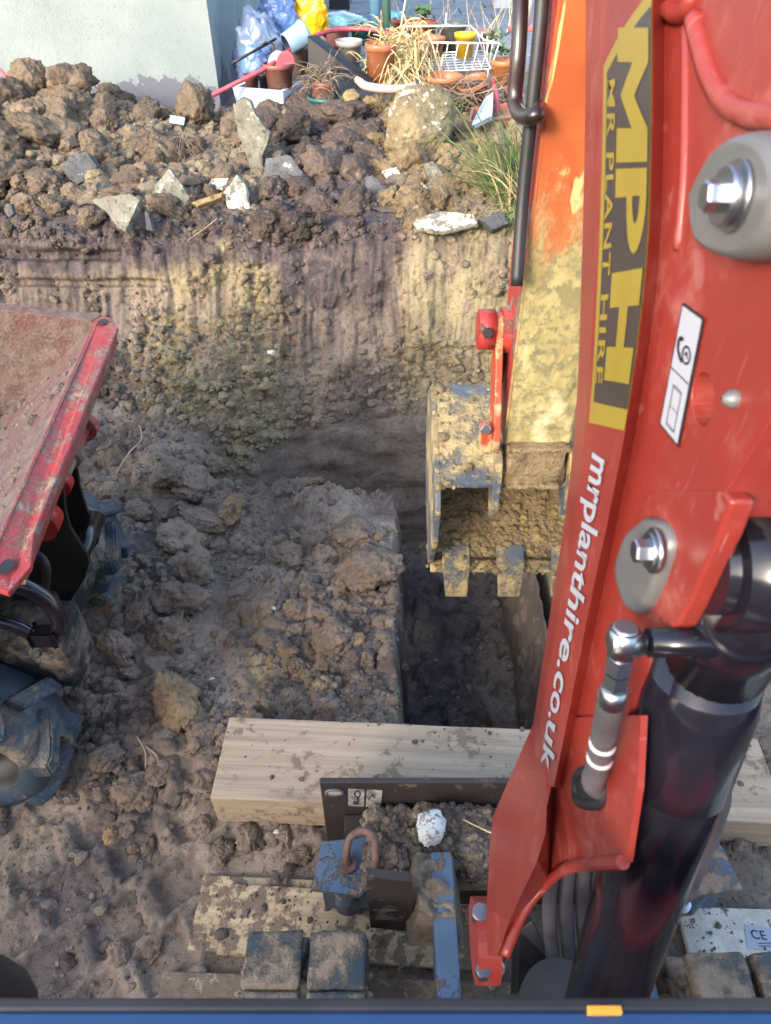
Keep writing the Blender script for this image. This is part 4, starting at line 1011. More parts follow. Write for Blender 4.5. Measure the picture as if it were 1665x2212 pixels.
# hinge tube with red collars
h0_, h1_ = at_y(176, 925, 1.62), at_y(84, 1128, 1.25); hd = (h1_ - h0_)
tube = dpart('hinge_tube', lambda bm: b_cyl(bm, h0_, h1_, .024, n=24), M_SKIP)
for f, r, w in ((-.02, .042, .03), (.30, .034, .05), (.62, .038, .035), (.98, .048, .05)):
    c_ = h0_ + hd * f; d_ = hd.normalized() * w / 2
    sub('collar', lambda bm: b_cyl(bm, c_ - d_, c_ + d_, r, n=28), M_RED if f > .5 else M_SKIP, tube)
def mast(bm, Y, px):
    b_prism(bm, [at_y(*p, Y) for p in px], (0, .012, 0), .002)
dpart('mast_plate', lambda bm: mast(bm, 1.30, [(60, 1010), (110, 1020), (136, 1050), (141, 1105), (150, 1140), (166, 1166), (188, 1199), (193, 1219), (182, 1252), (152, 1300), (130, 1350), (40, 1370), (0, 1250)]), M_MAST)
dpart('mast_plate', lambda bm: mast(bm, 1.52, [(90, 960), (140, 965), (162, 985), (173, 1058), (188, 1105), (206, 1135), (216, 1154), (211, 1175), (196, 1192), (150, 1230), (60, 1230)]), M_MAST)
pv = at_y(190, 1180, 1.40)
dpart('pivot_tube', lambda bm: b_cyl(bm, (pv.x - .01, 1.31, pv.z), (pv.x - .01, 1.52, pv.z), .024, n=24), M_BLACK)
def chassis(bm):
    b_box(bm, (-1.75, 1.12, .26), (-.90, 1.56, .44), bev=.02); b_box(bm, (-1.25, 1.02, .22), (-.99, 1.70, .34), bev=.02)
    b_box(bm, (-.98, 1.08, .30), (-.80, 1.22, .50), bev=.02)
M_CHAS = m_paint('dirty_black_chassis', (.012, .016, .020), .45, mud=.34, mudcol=(.15, .115, .085), bumpy=.5, edge=.08)
ch = dpart('chassis', chassis, M_CHAS)
def guard(bm):
    Yg = 1.07
    b_tube(bm, spline([at_y(-40, 1262, Yg), at_y(10, 1258, Yg), at_y(55, 1270, Yg), at_y(105, 1300, Yg), at_y(128, 1335, Yg - .01), at_y(126, 1362, Yg - .02)], 6), .020, 14)
    b_tube(bm, spline([at_y(-40, 1330, Yg - .03), at_y(30, 1352, Yg - .03), at_y(80, 1374, Yg - .03), at_y(126, 1368, Yg - .02)], 6), .015, 12)
    b_box(bm, at_y(92, 1352, Yg - .03) - Vector((.03, .02, .02)), at_y(128, 1385, Yg - .03) + Vector((.0, .02, .01)), bev=.008)
gd = dpart('hitch_guard', guard, M_BLACK)
hb0 = at_y(78, 1412, 1.06)
sub('bolt', lambda bm: b_hex(bm, hb0, (.3, -.6, .7), .010, .008, (.014, .003)), M_CHAS, ch)
def hosed(bm): b_tube(bm, spline([at_y(40, 1190, 1.2), at_y(75, 1195, 1.18), at_y(100, 1225, 1.16), at_y(95, 1290, 1.14)], 6), .010, 10)
dpart('hydraulic_hose', hosed, M_RUBBER)
def wheel(c, w, r):
    c = Vector(c); wl = None
    def tyre(bm):
        q = Matrix.Translation(c) @ Matrix.Rotation(R(90), 4, 'X')
        pr_ = [(r * .62, -w * .40), (r * .72, -w * .50), (r * .86, -w * .50), (r * .92, -w * .42), (r * .94, -w * .2), (r * .94, w * .2), (r * .92, w * .42), (r * .86, w * .50), (r * .72, w * .50), (r * .62, w * .40)]
        b_lathe(bm, pr_, q, 56)
        for v in bm.verts:
            g = fbm(np.array(v.co.x * 9), np.array(v.co.y * 9), v.co.z * 9, 2, 170); v.co += (v.co - c).normalized() * float(g) * .006
    t_ = dpart('wheel', tyre, M_TYRE)
    for k in range(16):
        sd = 1 if k % 2 else -1; a_ = 2 * math.pi * k / 16
        def lug_(bm):
            pts = []
            n = 6
            for i in range(n + 1):
                u = i / n; y = sd * (w * .52 * (1 - u) + w * -.08 * u); aa = a_ + .34 * u; rr_ = r * (.95 if u < .1 else 1.0)
                pts.append((y, aa, rr_, .15 - .02 * u))
            rows = []
            for y, aa, rr_, hw in pts:
                row = []
                for da, dr in ((-hw, -.03), (-hw * .72, .018), (hw * .72, .018), (hw, -.03)):
                    R_ = rr_ + dr; row.append(bm.verts.new(c + Vector((R_ * math.cos(aa + da), y, R_ * math.sin(aa + da)))))
                rows.append(row)
            for a, b in zip(rows, rows[1:]):
                for j in range(3): bm.faces.new((a[j], a[j + 1], b[j + 1], b[j]))
                bm.faces.new((a[3], a[0], b[0], b[3]))
            bm.faces.new(rows[0]); bm.faces.new(rows[-1][::-1])
            bmesh.ops.recalc_face_normals(bm, faces=bm.faces)
            bmesh.ops.bevel(bm, geom=[e for e in bm.edges if e.calc_face_angle(0) > .6], offset=.005, segments=2, affect='EDGES')
            for v in bm.verts: v.co += Vector([float(gn(v.co.x * 16, v.co.y * 16, v.co.z * 16, 171 + j)) * .002 for j in range(3)])
        sub('tyre_lug', lug_, M_TYRE, t_)
    def rim(bm):
        q = Matrix.Translation(c) @ Matrix.Rotation(R(90), 4, 'X')
        b_lathe(bm, [(r * .66, -w * .44), (r * .64, -w * .40), (r * .60, -w * .30), (r * .58, -w * .05), (r * .25, w * .0), (r * .22, w * .06), (0.001, w * .06)][::1], q, 40)
        b_lathe(bm, [(r * .66, w * .44), (r * .64, w * .40), (r * .60, w * .30), (r * .58, w * .05), (r * .25, .0), (r * .22, w * .10), (.05, w * .34), (0.001, w * .34)], q, 40)
    sub('rim', rim, M_BLACKM, t_)
    for k in range(5):
        t = 2 * math.pi * k / 5 + .3; sub('wheel_nut', lambda bm: b_hex(bm, c + Vector((r * .30 * math.cos(t), -w * .02, r * .30 * math.sin(t))), (0, -1, 0), .010, .012), M_STEEL, t_)
wheel((-1.08, .985, .235), .20, .24); wheel((-1.11, 1.665, .245), .20, .24)
wheel((-2.5, .985, .235), .20, .24); wheel((-2.5, 1.665, .245), .20, .24)
dpart('rear_body', lambda bm: (b_box(bm, (-2.95, 1.0, .40), (-1.95, 1.66, .95), bev=.06), b_box(bm, (-2.30, 1.05, .3), (-1.55, 1.6, .45), bev=.02)), M_RED)
# earth lying in the skip
def fill_patch(name, o3, ex, ey, nx_, ny2, hf, parent, mat, at3, label=None, kind='stuff'):
    a = np.linspace(0, 1, nx_); b = np.linspace(0, 1, ny2); A, B = np.meshgrid(a, b, indexing='ij')
    P = np.array(o3)[None, None] + A[..., None] * np.array(ex) + B[..., None] * np.array(ey); P[..., 2] += hf(P[..., 0], P[..., 1], A, B)
    me = npmesh(name, P.reshape(-1, 3), grid_faces(nx_, ny2)); vattr(me, 'soil', np.tile(np.array([at3], float), (nx_ * ny2, 1)))
    return tag(link(name, me, mat, parent), label, kind=kind)
p0_ = sk(.02, .36, -.30)
def fz(x, y, A, B): return .17 * sst(0, .45, B) + .02 * fbm(x * 5, y * 5, 0, 3, 180) + 1.1 * np.maximum(lumps(x, y, .13, .7, 181), lumps(x, y, .07, .7, 182)) + .004 * ridged(x * 30, y * 30, 0, 2, 183)
so_ = fill_patch('skip_soil', p0_, ud * (wlen - .04), wd * .60, 110, 80, fz, None, M_SOIL, (.3, .2, 0))
tag(so_, 'loose brown soil lying in the red dumper skip', 'soil')

# ================================================================== timber and boards
def _m_wood(name, a, b, dirt, grain=(1.0, 26, 26), ring=True):
    t = NT(name); n = t.noise(1.6, 3, .5, vec=t.obj, stretch=grain, dist=.3)
    g2 = t.noise(1.0, 4, .6, vec=t.obj, stretch=(1.4, 95, 60), dist=.25); wob = t.noise(1.0, 2, .5, vec=t.obj, stretch=(2.2, 14, 10), dist=1.2)
    c = t.mix(t.ramp(n, .3, .7), a, b); c = t.mix(t.math('MULTIPLY', t.ramp(g2, .50, .62), .34 if ring else .25), c, tuple(x * .58 for x in a))
    c = t.mix(t.math('MULTIPLY', t.ramp(wob, .56, .70), .45), c, tuple(x * .6 for x in a))
    d1 = t.noise(7, 6, .7); d2 = t.noise(34, 5, .7); f = t.ramp(t.math('ADD', t.math('MULTIPLY', d1, .5), t.math('MULTIPLY', d2, .5)), .70 - .38 * dirt - .035, .70 - .38 * dirt + .035)
    c = t.mix(f, c, t.mix(t.ramp(d2, .35, .65), (.125, .085, .055), (.23, .165, .11)))
    nb = t.bump(t.math('ADD', t.math('MULTIPLY', g2, .8), t.math('ADD', n, t.math('MULTIPLY', f, t.math('ADD', d2, .4)))), .5, .003)
    return t.out(c, .75, nb, spec=.3)
M_TIMBER = _m_wood('weathered_pine', (.36, .268, .178), (.455, .355, .248), .36)
M_PLY = _m_wood('muddy_plywood', (.46, .33, .185), (.60, .46, .28), .55, ring=False)
M_PLYD = _m_wood('mud_soaked_plywood', (.34, .25, .15), (.42, .32, .20), .62, ring=False)
def _m_osb():
    t = NT('strand_board'); vv_ = t.voro(38, 'F1', None); n = t.noise(26, 4, .7); n2 = t.noise(9, 6, .75)
    c = t.mix(t.ramp(n, .3, .7), (.50, .43, .32), (.70, .64, .53)); c = t.mix(t.ramp(t.noise(52, 4, .7), .56, .61), c, (.14, .085, .07)); c = t.mix(t.ramp(n2, .62, .68), c, (.2, .12, .09))
    return t.out(c, .7, t.bump(n, .4, .002))
M_OSB = _m_osb()
SL_A, SL_B = at_z(495, 1548, .14), at_z(1636, 1595, .14); yaw = math.atan2(SL_B.y - SL_A.y, SL_B.x - SL_A.x); LS = (SL_B - SL_A).length
def sleeper(bm):
    b_box(bm, (0, -.235, -.132), (LS, 0, 0), bev=.004)
    bmesh.ops.subdivide_edges(bm, edges=[e for e in bm.edges if e.calc_length() > .5], cuts=60)
    for v in bm.verts:
        v.co.z += .0016 * float(gn(v.co.x * 7, v.co.y * 7, 0, 190)); v.co.y += .0022 * float(gn(v.co.x * 6, v.co.z * 9, 4, 191))
o = single('timber_sleeper', sleeper, M_TIMBER); o.location = SL_A; o.rotation_euler = (0, 0, yaw)
tag(o, 'thick pale sawn timber laid across the ground in front of the dozer blade', 'timber')
def board(name, p, w, d, th, yw, mat, label, z):
    def f(bm):
        b_box(bm, (0, -d, -th), (w, 0, 0), bev=.002)
    o = single(name, f, mat); q = at_z(*p, z); o.location = q; o.rotation_euler = (0, 0, yw); return tag(o, label, 'board')
board('plywood_board', (498, 1908, ), .62, .155, .014, R(-3.2), M_PLY, 'muddy plywood board lying under the dark blade bracket', .020)
b2_ = board('plywood_board', (440, 1889), .70, .17, .010, R(-2.6), M_PLY, 'lower muddy board whose corner peeks out beyond the upper plywood', .004)
board('plywood_board', (352, 2098), .85, .6, .014, R(-1.5), M_PLYD, 'mud-soaked plywood board under the left rubber track', .006)
board('strand_board', (1462, 1958), .75, .42, .015, R(-1.5), M_OSB, 'pale speckled board with a CE sticker under the right track', .012)
CEo = at_z(1628, 2012, .0135)
st = empty('paper_sticker', CEo, 'white paper sticker printed CE on the pale speckled board', 'sticker')
def stk(bm):
    vs = [bm.verts.new(p) for p in ((-.028, -.034, 0), (.060, -.046, 0), (.066, .004, 0), (-.016, .018, 0))]; bm.faces.new(vs)
part('paper', (lambda bm: (stk(bm), bm)[1])(bmesh.new()), M_LABELW, st)
bm = text_bm('CE', off=.01, space=1.1)
for v in bm.verts: v.co = Vector((-.010 + v.co.x * .028, -.016 + v.co.y * .028, .0012)); v.co.y -= .1 * v.co.x
part('print', bm, M_INK, st)
for k in range(2): single('print_line', lambda bm: b_box(bm, (.0, -.026 - .006 * k, .0008), (.045, -.0245 - .006 * k, .0012)), M_INK, st)

# ================================================================== rubble shelf on the blade
def rz(x, y, A, B):   # height of the heap on the shelf
    m = sst(0, .12, A) * sst(1, .86, A) * sst(0, .15, B) * sst(1.0, .93, B)
    return m * (.055 + .03 * fbm(x * 6, y * 6, 0, 3, 200)) + m * (.014 * billow(x * 18, y * 18, 0, 3, 201) + .7 * lumps(x, y, .028, .7, 202)) + .003 * billow(x * 60, y * 60, 0, 2, 203) - .03 * (1 - m)
rb = fill_patch('blade_soil', (-.07, .632, .19), (.36, 0, 0), (0, .166, 0), 100, 60, rz, None, M_SOIL, (.15, .45, 0)); tag(rb, 'stony brown soil heaped on the dozer blade', 'soil')
def rz2(x, y, A, B):
    m = sst(0, .2, A) * sst(1, .8, A) * sst(0, .2, B)
    return m * (.05 + .016 * billow(x * 18, y * 18, 0, 3, 204) + .7 * lumps(x, y, .028, .7, 205)) - .05 * (1 - m)
rb2 = fill_patch('blade_soil', (.045, .50, .27), (.12, 0, .0), (0, .16, -.02), 60, 60, rz2, None, M_SOIL, (.2, .3, 0)); tag(rb2, 'clump of soil spilling on to the blue blade arm', 'soil')
# ================================================================== soil clods, broken concrete, crumbs
def clod_mesh(seed, sub=5, rough=1.0, sq=(1, .85, .75), cuts=7):
    bm = bmesh.new(); bmesh.ops.create_icosphere(bm, subdivisions=sub, radius=1)
    P = np.array([v.co[:] for v in bm.verts]); F_ = np.array([[v.index for v in f.verts] for f in bm.faces]); bm.free()
    rg = np.random.RandomState(seed); o = rg.rand(3) * 50
    P = P * (1 + rough * (.42 * fbm(P[:, 0] * 1.1 + o[0], P[:, 1] * 1.1 + o[1], P[:, 2] * 1.1 + o[2], 2, seed)))[:, None]
    if sub >= 4:
        r_ = .17 * billow(P[:, 0] * 1.7 + o[0], P[:, 1] * 1.7 + o[1], P[:, 2] * 1.7 + o[2], 2, seed + 9) + .08 * billow(P[:, 0] * 5 + o[0], P[:, 1] * 5, P[:, 2] * 5, 3, seed + 20, .6)
        P = P * (1 + rough * r_ * .8)[:, None]
    for _ in range(cuts):
        n = rg.randn(3); n /= np.linalg.norm(n); d = P @ n; lim = rg.uniform(.66, .92) * np.abs(d).max(); P = P - np.maximum(0, d - lim)[:, None] * n * .92
    if sub >= 4: P = P * (1 + rough * (.075 * billow(P[:, 0] * 5 + o[1], P[:, 1] * 6, P[:, 2] * 6, 2, seed + 31) + .03 * fbm(P[:, 0] * 14, P[:, 1] * 14, P[:, 2] * 14, 2, seed + 33)))[:, None]
    return P * np.array(sq), F_
CLODS = []
for k in range(12):
    P, F_ = clod_mesh(300 + k, 5, 1.0, (1, .75 + .25 * random.random(), .6 + .25 * random.random()), 2 + k % 3)
    me = npmesh('soil_clod', P, F_); me.materials.append(M_CLOD); CLODS.append(me)
LUMPS = []
for k in range(8):
    P, F_ = clod_mesh(340 + k, 5, 1.12, (1, .8 + .2 * random.random(), .5 + .25 * random.random()), 3)
    me = npmesh('clay_lump', P, F_); me.materials.append(M_CLOD); LUMPS.append(me)
def put(name, meshes, p, r, col, label, group, cat='clod', rs=random):
    o = bpy.data.objects.new(name, rs.choice(meshes)); COL.objects.link(o)
    o.location = p; o.rotation_euler = (rs.uniform(-.5, .5), rs.uniform(-.5, .5), rs.uniform(0, 6.28)); s = r * 1.12
    o.scale = (s * rs.uniform(.85, 1.2), s * rs.uniform(.85, 1.15), s * rs.uniform(.85, 1.2)); o.color = (*col, 1)
    return tag(o, label, cat, group)
rs = random.Random(11)
top = [(-80, 200), (0, 192), (60, 165), (110, 205), (150, 170), (200, 212), (280, 210), (330, 240), (400, 232), (440, 246), (505, 250), (560, 244), (640, 242), (700, 252), (790, 246), (830, 240), (980, 290), (1060, 320), (1200, 350)]
def ytop(x):
    for a, b in zip(top, top[1:]):
        if a[0] <= x <= b[0]: return a[1] + (b[1] - a[1]) * (x - a[0]) / (b[0] - a[0])
    return 240
def heap_kind(px):
    v = rs.uniform(.85, 1.2)
    if px < 545: return ((.66 * v, .63 * v, .57 * v), 'brown soil clod on the spoil heap in front of the white wall', 'brown clods of the left spoil heap')
    if px < 800: return ((.42 * v, .39 * v, .42 * v), 'dark topsoil clod in the painted shadow stripe of the spoil heap', 'dark clods in the middle of the spoil heap')  # clod tint holds the stripe's shadow as well as dark topsoil
    return ((.84 * v, .79 * v, .55 * v), 'ochre clod on the right part of the spoil heap below the flowerpots', 'ochre clods of the right spoil heap')
placed = []
def add_heap(px, py, rpx, col=None, label=None, up=.35):
    p = hit_heap(px, py); dep = (p - C0).dot(Vector((0, cp, -sp))); r = rpx / F * dep
    k = heap_kind(px); placed.append((p, r))
    put('soil_clod', CLODS, p + Vector((0, -.2 * r, up * r)), r, col or k[0], label or k[1], None if label else k[2], rs=rs)
def stand(px, py, Y, rpx, label, k=0):
    p = at_y(px, py, Y); r = rpx / F * (p - C0).dot(Vector((0, cp, -sp))); placed.append((p, r)); v = heap_kind(px)
    put('soil_clod', CLODS, p, r, v[0], label or v[1], None if label else v[2], rs=rs)
stand(62, 178, 4.55, 42, 'rugged clod standing up at the far left of the heap against the white wall'); stand(152, 178, 4.5, 46, 'tallest dark rugged clod standing against the white wall')
stand(62, 232, 4.45, 44, None); stand(12, 226, 4.5, 40, None); stand(160, 235, 4.4, 48, None); stand(215, 236, 4.45, 44, None)
stand(128, 262, 4.2, 56, 'large cracked clay clod below the two tallest clods')
add_heap(90, 300, 52); add_heap(430, 262, 46, up=.6); add_heap(20, 330, 50); add_heap(255, 225, 38); add_heap(225, 210, 36, up=.7); add_heap(320, 262, 34)
add_heap(745, 270, 46, up=.5); add_heap(700, 385, 50, up=.4); add_heap(880, 372, 46); add_heap(1045, 400, 58); add_heap(765, 400, 44); add_heap(640, 300, 40, up=.5); add_heap(25, 385, 46)
n_heap = 0
for tries in range(9000):
    px = rs.uniform(-70, 1150); yt = ytop(px); py = yt + (468 - yt) * rs.random() ** .9
    rpx = rs.choice([13, 16, 19, 22, 26, 30, 34, 40]) * (1.0 if px < 560 else .95)
    p = hit_heap(px, py) if tries < 100000 else None
    dep = (p - C0).dot(Vector((0, cp, -sp))); r = rpx / F * dep
    if any((p - q).length < .56 * (r + s) for q, s in placed): continue
    if py + rpx > 500: continue
    k = heap_kind(px); placed.append((p, r)); n_heap += 1
    put('soil_clod', CLODS, p + Vector((0, -.1 * r, .30 * r)), r, *k, rs=rs)
    if n_heap >= 248: break
for _ in range(38):
    px = rs.uniform(-40, 1120); p = at_y(px, rs.uniform(470, 512), 3.21); r = rs.choice([10, 13, 17, 22, 27]) / F * 3.4; k = heap_kind(px)
    put('soil_clod', CLODS, p + Vector((0, .3 * r, -.1 * r)), r, (k[0][0] * .8, k[0][1] * .8, k[0][2] * .8), k[1], k[2], rs=rs)

# the big rubble block under the pots, and slabs of broken concrete traced from the photograph at their own place on the heap
def rock_object(name, mesh_data, mat, label, cat):
    o = link(name, npmesh(name, *mesh_data), mat); return tag(o, label, cat)
P, F_ = clod_mesh(403, 6, .42, (1, .85, 1), 5); pb = hit_heap(905, 335)
M_BLOCK = _m_conc('mortar_lumped_rubble', (.16, .128, .070), (.23, .185, .105), .42)
rb_ = rock_object('rubble_block', (P * .215, F_), M_BLOCK, 'largest soil-caked rubble lump with white mortar spots below the flowerpots', 'rubble'); rb_.location = pb + Vector((0, .05, .12)); rb_.rotation_euler = (.3, .2, 1.1)
def slab(outline, label, mat, tilt=50, th=.05, yaw=0, lift=.055, name='concrete_slab', cat='concrete slab', base=None):
    """outline in photo px on a plane tilted back by tilt degrees, resting where its centre meets the heap"""
    cx_ = sum(p[0] for p in outline) / len(outline); cy_ = sum(p[1] for p in outline) / len(outline)
    if base is None:
        c = hit_heap(cx_, cy_) + Vector((0, -.04, .03)) if cy_ < 470 else at_y(cx_, cy_, 3.17)
    else: c = base
    n = Matrix.Rotation(R(yaw), 3, 'Z') @ Vector((0, -math.sin(R(tilt)), math.cos(R(tilt)))); c = c + n * lift + Vector((0, 0, lift * .6))
    pts = []
    for p in outline:
        d = ray(*p); t = (c - C0).dot(n) / d.dot(n); pts.append(C0 + d * t)
    cc = sum(pts, Vector()) / len(pts); ex = (pts[0] - cc).normalized(); ey = n.cross(ex)
    # rough ring of points with chipped edges, then three layers and a crowned face
    rg = np.random.RandomState(int(cx_ * 7 + cy_)); ring = []
    for a, b in zip(pts, pts[1:] + pts[:1]):
        for k in range(7):
            q = a.lerp(b, k / 7); v = q - cc; ring.append(cc + v * (1 + rg.uniform(-.035, .03) * (k > 0)))
    V, Fc = [], []; m = len(ring)
    levels = [(1.0, -.5), (1.02, -.15), (.99, .25), (.95, .46), (.70, .5), (.38, .5)]
    for s, h in levels:
        for i, q in enumerate(ring):
            w = cc + (q - cc) * s; nz_ = float(gn(w.x * 20, w.y * 20, w.z * 20, 210)) * .006 + float(gn(w.x * 60, w.y * 60, w.z * 60, 211)) * .002
            V.append(w + n * (th * h + nz_) + ex * float(gn(w.x * 40, w.y * 40, h * 3, 212)) * .005)
    for l in range(len(levels) - 1):
        for i in range(m): Fc.append((l * m + i, l * m + (i + 1) % m, (l + 1) * m + (i + 1) % m, (l + 1) * m + i))
    me = bpy.data.meshes.new(name); V += [cc + n * th * .5, cc - n * th * .5]; tl = len(levels) - 1
    Fc += [(tl * m + i, tl * m + (i + 1) % m, len(V) - 2) for i in range(m)] + [((i + 1) % m, i, len(V) - 1) for i in range(m)]
    V = [v - cc for v in V]
    me.from_pydata([v[:] for v in V], [], Fc)
    bm = bmesh.new(); bm.from_mesh(me); bmesh.ops.recalc_face_normals(bm, faces=bm.faces); bm.to_mesh(me); bm.free()
    o = link(name, me, mat); o.location = cc; return tag(o, label, cat)
slab([(504, 228), (526, 210), (541, 215), (556, 250), (587, 289), (583, 304), (568, 340), (573, 392), (550, 409), (537, 350), (515, 289)], 'tall narrow concrete shard standing upright in the heap', M_SLAB, 74, .07, lift=.05, base=hit_heap(545, 352) + Vector((0, -.02, .06)))
slab([(568, 390), (576, 346), (629, 339), (660, 377), (651, 420), (607, 431), (581, 416)], 'grey angular stone with pale streaks beside the tall shard', M_STONE, 62, .12, lift=.05, name='broken_stone', cat='stone')
slab([(367, 364), (389, 392), (414, 428), (403, 453), (364, 466), (343, 453), (328, 435), (332, 407)], 'pale kite-shaped concrete slab with a white mortar edge', M_SLAB, 58, .045)
slab([(196, 435), (232, 426), (285, 421), (307, 435), (296, 460), (275, 503), (257, 496), (232, 460)], 'pale triangular concrete slab hanging over the bank edge', M_SLAB, 52, .04, base=at_y(255, 455, 3.20))
slab([(139, 367), (161, 339), (196, 334), (218, 364), (211, 389), (175, 405), (153, 392)], 'rounded dark grey stone left of the kite-shaped slab', M_STONE, 58, .09, name='broken_stone', cat='stone')
slab([(482, 421), (514, 378), (532, 403), (542, 453), (500, 467)], 'five-sided slab covered in white mortar left of the tall shard', M_SLABW, 60, .05)
slab([(446, 412), (457, 389), (496, 387), (485, 412)], 'small flat piece with white mortar above the five-sided slab', M_SLABW, 50, .03)
slab([(414, 441), (482, 418), (480, 430), (428, 448)], 'thin ochre stone strip right of the kite-shaped slab', M_OCHRE, 45, .03, name='broken_stone', cat='stone')
slab([(787, 385), (804, 379), (826, 403), (857, 433), (861, 460), (848, 464), (817, 433), (791, 411)], 'long leaning shard with a whitened lower edge right of the dark clods', M_STONE, 60, .07)
slab([(911, 355), (935, 350), (970, 394), (957, 420), (931, 400)], 'grey slab with white rim right below the largest rubble lump', M_SLAB, 60, .04)
slab([(909, 394), (942, 425), (922, 433)], 'small whitish wedge under the white-rimmed slab', M_SLABW, 60, .03)
slab([(824, 372), (859, 363), (870, 394), (839, 396)], 'small white-edged block beside the long leaning shard', M_SLABW, 55, .05)
slab([(892, 477), (949, 460), (1023, 466), (1032, 486), (957, 503), (905, 497)], 'flat crust of white mortar along the right bank edge', M_SLABW, 40, .035, base=at_y(960, 483, 3.22))
slab([(647, 359), (673, 339), (690, 372), (673, 387)], 'blue-grey stone wedged between the dark clods', M_STONE, 60, .06, name='broken_stone', cat='stone')
slab([(1032, 477), (1084, 460), (1097, 486), (1062, 501)], 'grey flat stone under the green grass tuft', M_STONE, 50, .05, name='broken_stone', cat='stone', base=at_y(1064, 480, 3.23))
slab([(314, 455), (323, 460), (334, 500), (318, 497)], 'small grey sliver below the kite-shaped slab', M_STONE, 75, .03, name='broken_stone', cat='stone', base=at_y(322, 478, 3.17))
slab([(14, 440), (26, 441), (32, 462), (22, 470), (13, 458)], 'small bluish stone in the dark topsoil at far left', M_STONE, 70, .03, name='broken_stone', cat='stone', base=at_y(22, 455, 3.18))
marks = [(545, 310, 'tall narrow concrete shard'), (614, 385, 'grey angular stone with pale streaks'), (370, 415, 'kite-shaped slab'), (252, 455, 'triangular slab'), (178, 370, 'rounded dark grey stone'), (514, 425, 'five-sided white-mortared slab'), (825, 420, 'long leaning shard'), (940, 388, 'white-rimmed grey slab'), (905, 280, 'largest rubble lump'), (397, 284, 'light blue wrapper'), (668, 364, 'blue-grey wedged stone'), (960, 483, 'flat white mortar crust'), (1080, 420, 'green grass tuft')]
bpy.context.view_layer.update()
def to_px(p):
    d = p - C0; f = d.y * cp - d.z * sp; return CX + F * d.x / f, CY - F * (d.y * sp + d.z * cp) / f
def single_out(prefix, marks_, noun, reach):
    pool = [(o, *to_px(o.location)) for o in COL.objects if o.name.startswith(prefix) and o.get('group')]
    for mx, my, nm in marks_:
        for dx, dy, wd_ in ((-1, 0, 'just left of'), (1, 0, 'just right of'), (0, -1, 'just above'), (0, 1, 'just below')):
            best = None
            for t3 in pool:
                ax_, ay_ = t3[1] - mx, t3[2] - my; al = ax_ * dx + ay_ * dy; of = abs(ax_ * dy) + abs(ay_ * dx)
                if 10 < al < reach and of < al * .7 and (best is None or al < best[0]): best = (al, t3)
            if best:
                o = best[1][0]; pool.remove(best[1]); c0 = o['label'].split(' ')[0]; del o['group']
                o['label'] = '%s %s %s the %s' % (c0, noun, wd_, nm)
single_out('soil_clod', marks, 'soil clod', 130)
# chalk-white and odd pebbles
def pebble(px, py, rpx, mat, label, p=None, sq=.7):
    p = p or hit_heap(px, py); dep = (p - C0).dot(Vector((0, cp, -sp))); r = rpx / F * dep
    P, F_ = clod_mesh(int(500 + px * 3 + py), 4, .8, (1, .85, sq), 5)
    o = link('pebble', npmesh('pebble', P * r, F_), mat); o.location = p + Vector((0, 0, r * .4)); return tag(o, label, 'stone')
pebble(141, 381, 15, M_WHITE, 'white chalky pebble touching the rounded dark grey stone')
pebble(109, 395, 8, M_WHITE, 'tiny white pebble left of the rounded dark grey stone')
pebble(717, 392, 12, M_STONE, 'bluish pebble at the foot of the dark clods'); pebble(722, 430, 16, M_SLAB, 'pale pebble below the dark clods')
pebble(586, 765, 9, M_WHITE, 'white pebble embedded in the middle of the bank face', at_y(586, 765, 2.86))
pebble(1005, 452, 10, M_SLABW, 'whitish pebble on the right bank edge')
def _m_chalk():
    t = NT('speckled_chalk'); n = t.noise(60, 4, .7); n2 = t.noise(24, 5, .7)
    c = t.mix(t.ramp(n, .55, .62), (.60, .58, .53), (.20, .18, .15)); c = t.mix(t.ramp(n2, .58, .66), c, (.17, .15, .12))
    return t.out(c, .9, t.bump(n2, .6, .006))
q = at_z(930, 1788, .30); P, F_ = clod_mesh(520, 5, .6, (.85, 1, .75), 3)
o = link('chalk_stone', npmesh('chalk_stone', P * .042, F_), _m_chalk()); o.location = q; tag(o, 'white speckled stone on the soil heaped on the dozer blade', 'stone')

# foreground lumps
def fg(px, py, rpx, label=None, col=None, up=.28):
    p = hit_ground(px, py); dep = (p - C0).dot(Vector((0, cp, -sp))); r = rpx * .80 / F * dep; v = rs.uniform(.85, 1.15)
    if p.x > .02 or p.z < -.2: return
    kinds = [('brown clay lump lying on the dug block beside the trench', 'clay lumps on the block'), ('brown clay lump on the churned ground by the dumper tyres', 'clay lumps by the dumper'), ('muddy lump below the timber on the trodden ground', 'lumps below the timber')]
    k = kinds[0] if (px > 290 and py < 1560) else (kinds[1] if py < 1750 else kinds[2])
    put('clay_lump', LUMPS, p + Vector((0, 0, up * r)), r, col or (1.0 * v, .95 * v, .92 * v), label or k[0], None if label else k[1], rs=rs)
fg(365, 1040, 42, 'upright dark clod at the far left corner of the block', up=.7); fg(415, 1050, 46); fg(495, 1110, 40, 'rusty orange clod near the far edge of the block', (1.2, 1.0, .72)); fg(440, 1130, 50); fg(460, 1010, 34)
fg(400, 1170, 60); fg(630, 1205, 42); fg(690, 1170, 28); fg(800, 1235, 70); fg(870, 1225, 28, 'clod hanging over the trench edge'); fg(770, 1040, 60); fg(850, 1100, 40)
fg(770, 1160, 46); fg(640, 1440, 34); fg(720, 1390, 60); fg(770, 1385, 24, 'small tan clod on the smooth part of the block', (1.3, 1.1, .75)); fg(700, 1330, 24); fg(700, 1440, 26); fg(790, 1425, 30)
